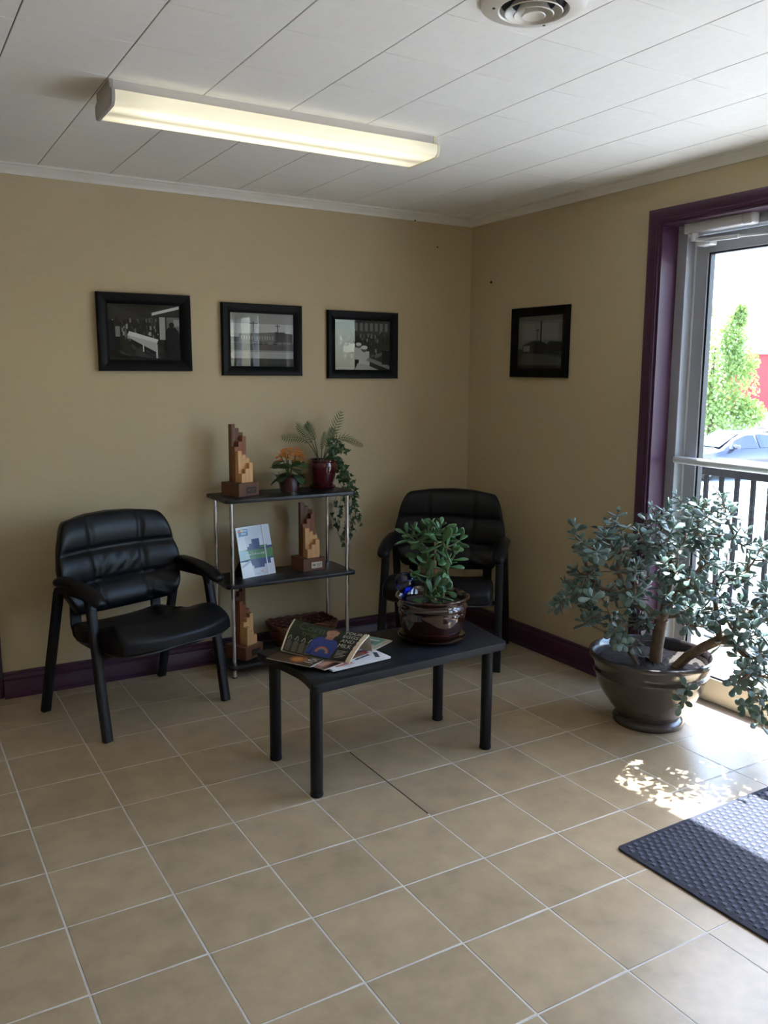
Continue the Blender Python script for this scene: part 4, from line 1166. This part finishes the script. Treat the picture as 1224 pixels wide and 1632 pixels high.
for ly in range(LAY):
    inset = 0.0014 * ly
    pr = []
    for q in range(9): pr.append(('f', q / 8))
    b = B()
    ns, cs = 9, 19
    def pt(i, j, th=0.0):
        s = i / (ns - 1)
        if j <= 9: p = front(s, 0.985 * j / 9, -inset * 1.6 + th)
        else:
            r_ = front(s, 0.985, -inset * 1.6 + th)
            a = (j - 9) / 9
            p = r_ + bk * (0.058 * a + 0.006 * math.sin(a * 3)) + Vector((0, 0, -0.074 * a ** 1.4 - inset * 0.5))
            p += e1b.normalized() * (0.004 * ly * s)
        return p
    b.cur = (44, 44, 34) if ly == 0 else (206, 196, 178)
    b.grid(lambda i, j: pt(i, j), ns, 10)
    b.cur = (206, 196, 178)
    b.grid(lambda i, j: pt(i, j + 9), ns, cs - 9)
    b.grid(lambda i, j: pt(i, j, -0.0012), ns, cs, flip=True)
    for i in (0, ns - 1):
        b.cur = (222, 208, 184)
        b.add([pt(i, j) for j in range(cs)] + [pt(i, j, -0.0012) for j in range(cs)], [(j, j + 1, cs + j + 1, cs + j) for j in range(cs - 1)])
    obj('sheet', b, M_PAPERPRINT, nw, angle=60)
# rounded cream folds at both ends of the front flap
for s, w in ((0.0, 0.004), (1.0, 0.012)):
    obj('fold_edge', B().sweep([front(s, t / 10) + e1.normalized() * (w * 0.3 * (1 if s else -1)) + Vector((0, 0, -0.002)) for t in range(11)], [(0.3 * w, -0.003), (w, -0.003), (w, 0.003), (0.3 * w, 0.003), (-w * .6, 0.0025), (-w * .6, -0.0025)][:6]),
        mat('cream_paper', (216, 200, 172), 0.6), nw, fixn=True)
pb = B()
lay = [0.0006]
def np_(col, pts, sub=1):
    lay[0] += 0.00005
    dense = []
    k = len(pts)
    for i in range(k):
        for s in range(6): dense.append((lerp(pts[i][0], pts[(i + 1) % k][0], s / 6), lerp(pts[i][1], pts[(i + 1) % k][1], s / 6)))
    cx, cy = sum(p[0] for p in pts) / k, sum(p[1] for p in pts) / k
    pb.cur = col
    vs_ = [front(cx, cy, lay[0])] + [front(x, y, lay[0]) for x, y in dense]
    pb.add(vs_, [(0, i + 1, (i + 1) % len(dense) + 1) for i in range(len(dense))])
def nt(s, x, y, sz, col, align='LEFT', kx=1.0):
    lay[0] += 0.0001
    L1, L2 = e1.length, (RL - FL).length
    text_mesh(pb, s, lambda a, b_: front(x + a * kx / L1, y + b_ / L2, lay[0] + 0.0008), sz, col, align)
np_((46, 50, 36), rect(0.0, 0.3, 0.55, 1.0))
np_((40, 38, 30), rect(0.7, 0.0, 1.0, 1.0))
nt('Corn', 0.11, 0.66, 0.075, (70, 90, 62), 'LEFT', 0.68); nt('syrup', 0.20, 0.50, 0.036, (92, 92, 54), 'LEFT', 0.8)
for q in range(4):
    x = 0.03 + 0.105 * q
    np_((92, 88, 74), [(x, 0.02), (x + 0.075, 0.02), (x + 0.075, 0.24), (x + 0.05, 0.30), (x + 0.025, 0.30), (x, 0.24)])
    np_((66, 62, 50), rect(x + 0.078, 0.02, x + 0.10, 0.24))
    np_((180, 176, 160), [(x + 0.0, 0.30), (x + 0.01, 0.30), (x + 0.034, 0.40), (x + 0.03, 0.42)]); np_((180, 176, 160), [(x + 0.055, 0.30), (x + 0.062, 0.30), (x + 0.042, 0.41), (x + 0.036, 0.41)])
BLUE = (52, 66, 128)
np_(BLUE, [(0.36, 0.05), (0.74, 0.02), (0.78, 0.36), (0.72, 0.52), (0.60, 0.58), (0.45, 0.55), (0.38, 0.38)])
np_((38, 50, 104), [(0.36, 0.05), (0.44, 0.05), (0.45, 0.5), (0.38, 0.38)])
np_((150, 112, 92), [(0.55, 0.52), (0.66, 0.52), (0.66, 0.66), (0.55, 0.66)])
np_((164, 124, 102), disc(0.605, 0.79, 0.085, 0.17, 16)); np_((58, 44, 36), [(0.52, 0.84), (0.54, 0.99), (0.68, 0.99), (0.70, 0.84), (0.66, 0.92), (0.58, 0.93)])
np_((92, 60, 52), rect(0.575, 0.70, 0.64, 0.715)); np_((70, 48, 42), rect(0.565, 0.815, 0.595, 0.83)); np_((70, 48, 42), rect(0.625, 0.815, 0.655, 0.83)); np_((140, 100, 82), [(0.6, 0.80), (0.615, 0.80), (0.62, 0.745), (0.595, 0.745)])
for r_, c_ in ((1.0, (150, 84, 74)), (0.80, (150, 128, 122)), (0.62, (70, 92, 118)), (0.44, (60, 72, 118))):
    np_(c_, [(0.585 + 0.105 * r_ * math.cos(math.pi * k / 12), 0.13 + 0.17 * r_ * math.sin(math.pi * k / 12)) for k in range(13)])
for q, wd in enumerate(('YOUR', 'EGGS', 'AND', 'MILK')): nt(wd, 0.868, 0.84 - 0.165 * q, 0.030, (190, 186, 172), 'CENTER', 0.82)
for q in range(6): np_((150, 148, 138), rect(0.80, 0.245 - 0.036 * q, 0.955 - 0.02 * (q % 3), 0.26 - 0.036 * q))
obj('front_page_print', pb, M_PAPERPRINT, nw, smooth=False)

# ---- kalanchoe wrapped in cellophane on the top shelf
KC = Vector((-1.27, -0.163, SHZ[2]))
kp = thing('flowering_kalanchoe', 'small orange-flowering plant in a cellophane-wrapped pot on the shelf', 'plant', KC)
obj('pot', B().lathe([(0, 0.001), (0.041, 0.001), (0.043, 0.004), (0.050, 0.058), (0.055, 0.060), (0.057, 0.076), (0.053, 0.077), (0.050, 0.064), (0, 0.064)], 32), mat('terracotta_pot', (132, 66, 54), 0.6, var=(20, .1)), kp)
rk = random.Random(12)
ph = [rk.uniform(0, 6.28) for _ in range(8)]
def wobk(a, z): return 1 + (0.02 + 0.9 * max(0, z - 0.03)) * (math.sin(9 * a + ph[0] + 40 * z) * 0.6 + math.sin(17 * a + ph[1] - 60 * z) * 0.4)
obj('cellophane', B().lathe([(0.045, 0.001), (0.050, 0.02), (0.0545, 0.04), (0.060, 0.066), (0.068, 0.082), (0.084, 0.094), (0.098, 0.098)], 60, wob=wobk), glass_mat('cellophane_film', (232, 232, 236), 1.45, 0.15, 0.32), kp, angle=20)
M_KLEAF = mat('kalanchoe_leaf', (46, 78, 42), 0.35, spec=0.5, var=(25, .2), sss=0.05)
KL, kv, kf = leaf_mesh('leaf', M_KLEAF, wd=0.85, th=0.06, curl=-0.12, seg=8)
st_ = B()
for q in range(5):
    a = q * 1.3; st_.tube([(0, 0, 0.06), (0.02 * math.cos(a), 0.02 * math.sin(a), 0.14), (0.045 * math.cos(a), 0.045 * math.sin(a), 0.19)], 0.003, 6)
obj('stems', st_, mat('green_stem', (70, 92, 48), 0.5), kp)
for q in range(16):
    a = q * 2.4 + 0.4; zz = 0.085 + 0.0055 * q
    d = Vector((math.cos(a), math.sin(a), 0.45 - 0.05 * q if q > 5 else -0.55))
    o = bpy.data.objects.new('leaf', KL); COL.objects.link(o); o.parent = kp
    s = rk.uniform(0.075, 0.095) * (1.15 if q < 8 else 0.9)
    o.matrix_local = Matrix.Translation((0.018 * math.cos(a), 0.018 * math.sin(a), zz)) @ frame(d, Vector((0, 0, 1)), rk.uniform(-.3, .3)).to_4x4() @ Matrix.Diagonal((s, s, s, 1))
fb = B()
for q in range(190):
    a, r_ = rk.uniform(0, 6.28), 0.078 * math.sqrt(rk.random())
    c = Vector((r_ * math.cos(a) + 0.012, r_ * math.sin(a), 0.188 + 0.034 * (1 - (r_ / 0.078) ** 2) + rk.uniform(-.034, .014)))
    up = Vector((rk.uniform(-.7, .7), rk.uniform(-.9, .4), 1)).normalized()
    m = frame(up.orthogonal(), up, 0)
    for k in range(4):
        b1 = Matrix.Rotation(math.pi / 2 * k + a, 3, up)
        d = b1 @ (m @ Vector((1, 0, 0)))
        s = up.cross(d)
        fb.add([c, c + d * 0.0045 + s * 0.0038 + up * .002, c + d * 0.0078 + up * .001, c + d * 0.0045 - s * 0.0038 + up * .002], [(0, 1, 2, 3)])
o = obj('flower_cluster', fb, mat('orange_petal', (214, 128, 34), 0.5, var=(120, .3), sss=0.2), kp, smooth=False); o['kind'] = 'stuff'

# ---- maroon pot with palm and ivy on the top shelf
MC = Vector((-1.052, -0.118, SHZ[2]))
M_MAROON = mat('maroon_glaze', (74, 18, 26), 0.12, spec=0.6, coat=0.7)
s_ = obj('plant_saucer', B().lathe([(0, 0), (0.058, 0), (0.068, 0.006), (0.073, 0.014), (0.070, 0.015), (0.062, 0.007), (0, 0.006)], 48), M_MAROON, angle=60)
s_.location = MC
tag(s_, 'maroon saucer under the palm and ivy pot on the shelf', 'saucer')
ip = thing('palm_and_ivy', 'maroon pot of feathery palm and trailing ivy on the shelf', 'plant', MC + Vector((0, 0, 0.0072)))
obj('pot', B().lathe([(0, 0), (0.050, 0), (0.053, 0.004), (0.060, 0.03), (0.071, 0.07), (0.079, 0.105), (0.080, 0.122), (0.0755, 0.132), (0.0755, 0.136), (0.080, 0.141), (0.080, 0.147), (0.075, 0.149), (0.071, 0.143), (0.070, 0.13), (0.0, 0.130)], 56), M_MAROON, ip, angle=60)
obj('soil', B().lathe([(0.070, 0.131), (0.035, 0.136), (0.0, 0.137)], 24), M_SOIL, ip)
IPO = MC + Vector((0, 0, 0.0072))
M_PALM = mat('palm_frond', (66, 80, 42), 0.45, var=(20, .2), sss=0.2)
def frond(base, tip, sag, nl, ln, wd=0.0078):
    b = B(); base, tip = Vector(base), Vector(tip)
    pts = []
    for q in range(15):
        t = q / 14
        p = base.lerp(tip, t); p.z += sag * math.sin(math.pi * t ** 0.8) * (1 - 0.2 * t)
        pts.append(p)
    b.tube(pts, [lerp(0.0026, 0.0008, q / 14) for q in range(15)], 5)
    for k in range(nl):
        t = 0.34 + 0.66 * k / (nl - 1)
        f = t * 14; i = min(13, int(f)); p = pts[i].lerp(pts[i + 1], f - i)
        d = (pts[i + 1] - pts[i]).normalized()
        sd = d.cross(Vector((0.2, -0.8, 0.5))).normalized()
        L = ln * math.sin(math.pi * (0.15 + 0.8 * (t - 0.34) / 0.66)) ** 0.6
        for sg in (1, -1):
            e = (sd * sg * 0.75 + d * 0.75 + Vector((0, 0, -0.18))).normalized()
            w = d * wd * 0.5
            b.add([p - w * .4, p + e * L * 0.4 - w, p + e * L, p + e * L * 0.4 + w, p + w * .4], [(0, 1, 2, 3, 4)])
    obj('frond', b, M_PALM, ip, smooth=False)
for (u, v), yy, sag, ln in (((451, 698), -0.17, 0.075, 0.045), ((474, 679), -0.15, 0.05, 0.05), ((489, 676), -0.10, 0.06, 0.045), ((543, 658), -0.12, 0.01, 0.045), ((576, 709), -0.20, 0.10, 0.045), ((531, 684), -0.17, 0.03, 0.04), ((516, 690), -0.2, 0.02, 0.035)):
    tp_ = ony(u, v, yy) - IPO
    a = math.atan2(tp_.y, tp_.x)
    frond((0.012 * math.cos(a) - 0.01, 0.012 * math.sin(a), 0.13), tp_, sag, 11, ln * 1.15)
M_IVY = mat('ivy_leaf', (50, 78, 46), 0.4, var=(60, .25), sss=0.1)
out_ = [(0.0, 0.16), (-0.22, 0.42), (0.05, 0.36), (0.30, 0.52), (0.42, 0.24), (1.0, 0.0), (0.42, -0.24), (0.30, -0.52), (0.05, -0.36), (-0.22, -0.42), (0.0, -0.16)]
iv = [(0.30, 0, 0.0)] + [(x, y, 0.10 * abs(y) - 0.12 * max(0, x) ** 2) for x, y in out_]
iv += [(x, y, z - 0.02) for x, y, z in iv]
ne = len(out_)
ivf = [(0, i + 1, (i + 1) % ne + 1) for i in range(ne)] + [(ne + 1, ne + 1 + (i + 1) % ne + 1, ne + 1 + i + 1) for i in range(ne)] + [(i + 1, ne + 2 + i, ne + 2 + (i + 1) % ne, (i + 1) % ne + 1) for i in range(ne)]
IVM = bpy.data.meshes.new('leaf'); IVM.from_pydata(iv, [], ivf); IVM.materials.append(M_IVY)
XV = -0.938
vines = []
def vine(pix_pts, x0):
    pts = [onx(u, v, x0 + 0.012 * q) - IPO if q else None for q, (u, v) in enumerate(pix_pts)]
    return pts
rim = Vector((0.074, -0.012, 0.150))
for pth, xx in (([(546, 742), (553, 765), (560, 790), (568, 812), (572, 835)], XV + 0.004), ([(548, 740), (552, 770), (556, 800), (560, 830), (556, 850)], XV + 0.02), ([(541, 755), (545, 785), (541, 815), (536, 842), (545, 866)], XV),
                ([(545, 750), (549, 780), (553, 815), (549, 845), (546, 868)], XV + 0.012), ([(543, 752), (537, 790), (529, 812), (533, 838)], XV + 0.002), ([(550, 745), (562, 770), (566, 792)], XV + 0.03), ([(546, 748), (556, 778), (565, 808), (562, 838), (556, 858)], XV + 0.016)):
    pts = [Vector((0.045, -0.01, 0.135)), Vector((0.076, -0.014, 0.162))] + [onx(u, v, xx) - IPO for u, v in pth]
    vines.append(pts)
for (u, v), yy in (((547, 706), -0.14), ((538, 700), -0.16), ((552, 720), -0.16), ((531, 706), -0.17), ((524, 700), -0.15), ((543, 716), -0.19)):
    e = ony(u, v, yy) - IPO
    vines.append([Vector((0.03, -0.02, 0.13)), Vector((0.045, -0.03, 0.18)), e * 0.85 + Vector((0, 0, 0.045)), e])
ri = random.Random(9)
for pts in vines:
    cur = []
    for a in range(len(pts) - 1):
        for s in range(6): cur.append(pts[a].lerp(pts[a + 1], s / 6))
    cur.append(pts[-1])
    for _ in range(4): cur = [cur[0]] + [(cur[i - 1] + cur[i] * 2 + cur[i + 1]) / 4 for i in range(1, len(cur) - 1)] + [cur[-1]]
    obj('vine', B().tube(cur, 0.0013, 5), mat('ivy_stem', (74, 74, 46), 0.6), ip)
    acc = 0
    for i in range(3, len(cur)):
        acc += (cur[i] - cur[i - 1]).length
        if acc > 0.0115:
            acc = 0
            n_ = Vector((ri.uniform(-.7, .5), ri.uniform(-1.2, -.2), ri.uniform(-.1, .9))).normalized()
            d = Vector((ri.uniform(-1, 1), ri.uniform(-.5, .2), ri.uniform(-1.0, .35)))
            d = (d - n_ * d.dot(n_)).normalized()
            p = cur[i] + d * 0.006 + n_ * 0.004
            w = p + IPO + d * 0.03
            if w.y > -0.008 or w.y > -0.012: continue
            if w.z < SHZ[2] + 0.01 and w.x < -0.952: continue
            o = bpy.data.objects.new('leaf', IVM); COL.objects.link(o); o.parent = ip
            s = ri.uniform(0.019, 0.034)
            o.matrix_local = Matrix.Translation(p) @ Matrix((d, n_.cross(d), n_)).transposed().to_4x4() @ Matrix.Diagonal((s, s, s, 1))

# ---- wicker basket on the bottom shelf
bk_ = thing('wicker_basket', 'dark brown woven wicker basket on the bottom shelf', 'basket', (-1.205, -0.165, SHZ[0]), R_(0))
M_WICK = mat('brown_wicker', (98, 58, 38), 0.5, var=(60, .3), spec=0.4)
def rr_path(w, d, r, n):
    P = rrect(w, d, r, 7)
    L = [0]
    for i in range(len(P)): L.append(L[-1] + math.dist(P[i], P[(i + 1) % len(P)]))
    out = []
    for k in range(n):
        t = L[-1] * k / n; i = max(q for q in range(len(P)) if L[q] <= t)
        f = (t - L[i]) / max(1e-9, L[i + 1] - L[i]); a, b_ = P[i], P[(i + 1) % len(P)]
        out.append((lerp(a[0], b_[0], f), lerp(a[1], b_[1], f)))
    return out
wv = B(); NS = 36
rows_ = 13
for rw in range(rows_):
    z = 0.008 + rw * 0.0088; g_ = rw / (rows_ - 1)
    P = rr_path(lerp(0.28, 0.345, g_), lerp(0.15, 0.200, g_), 0.035, NS * 2)
    pts = []
    for k, (x, y) in enumerate(P):
        nrm = Vector((x / 0.17, y / 0.10, 0)).normalized()
        pts.append(Vector((x, y, z)) + nrm * (0.0042 * (1 if ((k // 2) + rw) % 2 else -1)))
    wv.tube(pts, 0.0046, 5, closed=True)
o = obj('weave', wv, M_WICK, bk_, angle=70); o['kind'] = 'stuff'
P0, P1 = rr_path(0.28, 0.15, 0.035, NS), rr_path(0.345, 0.20, 0.035, NS)
sk = B()
for a, b_ in zip(P0, P1): sk.tube([(a[0], a[1], 0.004), (b_[0], b_[1], 0.124)], 0.0034, 5)
o = obj('stakes', sk, M_WICK, bk_); o['kind'] = 'stuff'
for ph_ in (0, math.pi):
    P = rr_path(0.352, 0.207, 0.038, 120)
    obj('rim_strand', B().tube([(x, y + 0.004 * math.cos(k * 0.52 + ph_), 0.127 + 0.005 * math.sin(k * 0.52 + ph_)) for k, (x, y) in enumerate(P)], 0.0062, 6, closed=True), M_WICK, bk_)
obj('bottom', B().prism(rrect(0.27, 0.14, 0.03), 0.001, 0.008), M_WICK, bk_)

# ---- entrance mat
M_MAT = mat('charcoal_mat', (58, 61, 74), 0.85, spec=0.3, var=(90, 0.18), bump=(300, 0.5, 0.001))
mw, md = 0.91, 1.50
mt = thing('door_mat', 'charcoal waffle-textured mat in front of the glass door', 'mat', (-1.138 + mw / 2, -2.412 - md / 2, 0.0), R_(1.2))
obj('mat_base', B().prism(rrect(mw, md, 0.02), 0.0003, 0.008, 0.003), M_MAT, mt)
nb = B(); rmt = random.Random(2)
nx, ny = 31, 66
for i in range(nx):
    for j in range(ny):
        x = -mw / 2 + 0.03 + i * (mw - 0.06) / (nx - 1) + (0.0068 if j % 2 else -0.0068)
        y = -md / 2 + 0.025 + j * (md - 0.05) / (ny - 1)
        if abs(x) > mw / 2 - 0.02: continue
        a, c_ = 0.0090, 0.0058
        h_ = 0.0108 + rmt.uniform(-.0004, .0004)
        nb.add([(x - a, y - a, 0.0075), (x + a, y - a, 0.0075), (x + a, y + a, 0.0075), (x - a, y + a, 0.0075), (x - c_, y - c_, h_), (x + c_, y - c_, h_), (x + c_, y + c_, h_), (x - c_, y + c_, h_)],
               [(4, 5, 6, 7), (0, 1, 5, 4), (1, 2, 6, 5), (2, 3, 7, 6), (3, 0, 4, 7)])
o = obj('waffle_bumps', nb, mat('charcoal_mat_bumps', (84, 88, 102), 0.85, spec=0.3, var=(120, 0.15)), mt, smooth=False); o['kind'] = 'stuff'

# ================================================================== OUTSIDE
GZ = -1.45
gd = struct('ground', B().ext(-30, 140, -60, 140, GZ - 0.2, GZ), mat('pale_asphalt', (150, 152, 156), 0.9, var=(0.6, .08)))
pd = struct('porch', B().ext(FW + 0.016, 1.75, -4.6, 0.6, GZ - 0.01, -0.03), mat('porch_concrete', (186, 184, 178), 0.85, var=(3, .06)))
sw = struct('pavement', B().ext(2.6, 5.2, -30, 60, GZ - 0.05, GZ + 0.12), mat('pavement_concrete', (196, 196, 192), 0.9, var=(2, .05)))
M_RAIL = mat('dark_rail_paint', (10, 10, 15), 0.8, spec=0.15)
rl = thing('porch_railing', 'dark metal railing with slim balusters outside the glass door', 'railing', (1.58, -2.0, -0.03))
obj('top_rail', B().ext(-0.03, 0.03, -2.4, 2.4, 0.915, 0.99, 0.004), M_RAIL, rl)
obj('bottom_rail', B().ext(-0.02, 0.02, -2.4, 2.4, 0.08, 0.11, 0.003), M_RAIL, rl)
for k in range(41):
    obj('baluster', B().ext(-0.012, 0.012, -2.4 + 0.118 * k - 0.012, -2.4 + 0.118 * k + 0.012, 0.11, 0.916), M_RAIL, rl)
for y in (-2.4, 2.36): obj('post', B().ext(-0.025, 0.025, y - 0.025, y + 0.025, 0.0, 1.03, 0.003), M_RAIL, rl)

def away(u, depth, z):
    """point on the ray of column u at a forward depth, at height z"""
    f = MR @ Vector((0, 0, -1)); d = ray(u, 604); p = CAM + d * (depth / d.dot(f)); return Vector((p.x, p.y, z))
# tree
tc_ = away(1136, 32, GZ)
tre = thing('maple_tree', 'sunlit yellow-green tree across the street', 'tree', tc_)
obj('trunk', B().tube([(0, 0, 0), (0.05, 0, 1.0), (-0.03, 0.05, 2.2), (0.02, 0, 3.6)], [0.14, 0.11, 0.08, 0.03], 10), mat('tree_bark', (96, 82, 66), 0.9, var=(10, .3)), tre)
rt = random.Random(31); lf = B()
blobs = [(0, 0, 1.5, 1.3, 0.8), (0.2, -.2, 1.3, 1.2, .6), (0, 0, 1.9, 1.25, 0.85), (0.35, -0.5, 2.3, 0.95, 0.8), (-0.6, 0.5, 2.5, 1.0, 0.9), (0.1, 0, 3.3, 0.85, 0.9), (-0.5, 0.6, 4.1, 0.55, 0.7), (0.35, -0.45, 4.0, 0.45, 0.75), (0.7, -0.95, 1.5, 0.6, 0.5), (-0.3, .3, 4.7, .3, .45), (0.45, -0.6, 4.6, .22, .35), (0.5, -0.7, 3.1, 0.6, 0.55)]
for q in range(9000):
    x, y, z, r_, h_ = rt.choice(blobs)
    v = Vector((rt.gauss(0, 1), rt.gauss(0, 1), rt.gauss(0, 1))).normalized() * (rt.random() ** 0.4)
    c = Vector((x + v.x * r_, y + v.y * r_, z + v.z * h_))
    nn = Vector((rt.gauss(0, 1), rt.gauss(0, 1), rt.gauss(0.5, 1))).normalized(); a = nn.orthogonal().normalized() * rt.uniform(.05, .09); b_ = nn.cross(a) * 0.8
    lf.add([c - a, c - b_ * .8, c + a, c + b_ * .8], [(0, 1, 2, 3)])
o = obj('foliage', lf, mat('maple_leaf', (132, 150, 92), 0.7, var=(1.2, .3), sss=0.22), tre, smooth=False); o['kind'] = 'stuff'
tre.scale = (1.1, 1.1, 1.15)
# red building
bc = away(1222, 46, GZ)
bd_ = thing('red_building', 'red panelled building with pale gable across the street', 'building', bc, R_(-52))
# local -y faces the camera
obj('wall', B().ext(-2.0, 9.0, 0, 8, 1.2, 4.45), mat('red_siding', (168, 62, 66), 0.7, var=(1.5, .06)), bd_)
obj('plinth', B().ext(-2.05, 9.05, -0.05, 8.05, 0.0, 1.2), mat('white_render', (214, 214, 214), 0.8), bd_)
for k in range(9): obj('panel', B().ext(-1.95 + 1.2 * k, -0.85 + 1.2 * k, -0.06, 0.0, 1.3, 4.3, 0.02), mat('red_panel', (176, 58, 58) if k != 1 else (176, 58, 58), 0.65, var=(3, .05)), bd_)
gbv = B(); gbv.prism([(-2.3, 4.45), (9.3, 4.45), (3.5, 7.2)], -0.3, 8.2)
obj('gable', B().add([(x, -z, y) for x, y, z in gbv.v], [f[::-1] for f in gbv.f]).xf(Matrix.Translation((0, 7.9, 0))), mat('white_gable', (222, 224, 226), 0.7), bd_, fixn=True)
obj('fascia', B().sweep([(-2.6, -0.4, 4.3), (3.5, -0.4, 7.35), (9.6, -0.4, 4.3)], [(-0.16, -0.08), (0.16, -0.08), (0.16, 0.08), (-0.16, 0.08)], up=Vector((0, 1, 0))), mat('grey_fascia', (150, 160, 168), 0.6), bd_)
obj('eave', B().ext(-2.3, 9.3, -0.35, 0.0, 4.3, 4.6), mat('grey_fascia', (150, 160, 168), 0.6), bd_)
# cars
def make_car(label, loc, rz, paint):
    t = thing('parked_car', label, 'car', loc, rz)
    # stations along x (front = -x): x, bottom, belt z, top z, half width, top half width
    S = [(-2.22, .38, .58, .60, .62, .50), (-2.12, .26, .66, .70, .78, .66), (-1.7, .22, .74, .79, .86, .72), (-1.2, .22, .82, .88, .88, .74), (-0.82, .22, .88, .95, .89, .74), (-0.35, .22, .91, 1.24, .90, .62), (0.05, .22, .92, 1.40, .90, .57), (0.6, .22, .93, 1.44, .90, .56), (1.1, .22, .94, 1.37, .89, .57), (1.5, .24, .95, 1.14, .88, .62), (1.75, .26, .95, 1.02, .86, .68), (2.1, .32, .90, .96, .80, .66), (2.2, .42, .82, .86, .70, .58)]
    b = B(); ring = []
    for x, zb, zl, zt, w, wt in S:
        ring.append([(x, -w * .92, zb), (x, -w, zb + .14), (x, -w * 1.0, (zb + zl) / 2), (x, -w * .97, zl), (x, -wt, zt - .04), (x, -wt * .6, zt), (x, wt * .6, zt), (x, wt, zt - .04), (x, w * .97, zl), (x, w, (zb + zl) / 2), (x, w, zb + .14), (x, w * .92, zb)])
    b.grid(lambda i, j: ring[i][j], len(S), 12, wv=True)
    b.add(ring[0], [tuple(range(12))]); b.add(ring[-1], [tuple(range(11, -1, -1))])
    obj('body', b, paint, t, angle=50, fixn=True)
    gm_ = mat('car_glass', (40, 50, 62), 0.06, spec=0.8)
    def side(xs, s):
        w = B(); up, lo = [], []
        for x in xs:
            i = max(q for q in range(len(S) - 1) if S[q][0] <= x); f = (x - S[i][0]) / (S[i + 1][0] - S[i][0])
            A = [lerp(S[i][k], S[i + 1][k], f) for k in range(6)]
            lo.append((x, s * (A[4] * .97 + 0.006), A[2] + 0.02)); up.append((x, s * (lerp(A[4] * .97, A[5], .86) + 0.012), lerp(A[2], A[3] - .04, .86)))
        k = len(xs)
        w.add(lo + up, [(q, q + 1, k + q + 1, k + q) for q in range(k - 1)])
        obj('side_window', w, gm_, t, smooth=False)
    for s in (-1, 1):
        side([-0.62, -0.35, 0.05, 0.36], s); side([0.44, 0.6, 1.1, 1.42], s)
        obj('mirror', B().box((-0.5, s * 1.0, 0.99), (0.14, 0.2, 0.13), 0.03, seg=2), paint, t)
        obj('headlight', B().box((-2.1, s * 0.62, 0.62), (0.16, 0.26, 0.1), 0.03), mat('headlight_glass', (220, 226, 232), 0.1), t)
    obj('windscreen', B().add([(-0.84, -.66, .955), (-0.84, .66, .955), (0.0, .52, 1.40), (0.0, -.52, 1.40)], [(0, 1, 2, 3)]).xf(Matrix.Translation((-0.02, 0, 0.012))), gm_, t, smooth=False)
    obj('rear_window', B().add([(1.12, -.52, 1.38), (1.12, .52, 1.38), (1.74, .62, 1.03), (1.74, -.62, 1.03)], [(0, 1, 2, 3)]).xf(Matrix.Translation((0.02, 0, 0.012))), gm_, t, smooth=False)
    for x in (-1.38, 1.36):
        for s in (-1, 1):
            wh = B().lathe([(0.0, -.1), (0.22, -.1), (0.31, -.09), (0.325, -.03), (0.325, .06), (0.31, .1), (0.22, .1), (0.0, .1)], 24)
            wh.xf(Matrix.Translation((x, s * 0.82, 0.325)) @ Matrix.Rotation(R_(90), 4, 'X'))
            w_ = obj('wheel', wh, mat('tyre', (26, 26, 28), 0.8), t)
            rm = B().lathe([(0.0, .02), (0.06, .025), (0.2, .0), (0.21, -.02)], 20)
            rm.xf(Matrix.Translation((x, s * (0.82 + 0.105), 0.325)) @ Matrix.Rotation(R_(90) * (-1 if s > 0 else 1), 4, 'X'))
            obj('rim', rm, M_ALUW, w_)
    return t
make_car('dark parked car with white-glaring bonnet beyond the railing', away(1168, 26, GZ), R_(-14), mat('dark_car_paint', (44, 46, 60), 0.25, coat=1.0, spec=0.6))
make_car('small blue car parked further back before the red building', away(1236, 36, GZ), R_(20), mat('blue_car_paint', (92, 122, 170), 0.25, coat=1.0))
# overhead wire
wp = [away(u, 24 - (u - 1050) * 0.012, 0) for u in range(1000, 1401, 20)]
for k, p in enumerate(wp): p.z = CAM.z + 24 * (605 - 464) / FPX - 0.02 * math.sin(k * 0.35)
tag(obj('power_line', B().tube(wp, 0.012, 6), mat('black_cable', (30, 30, 34), 0.7)), 'thin overhead power line crossing the white sky', 'wire')
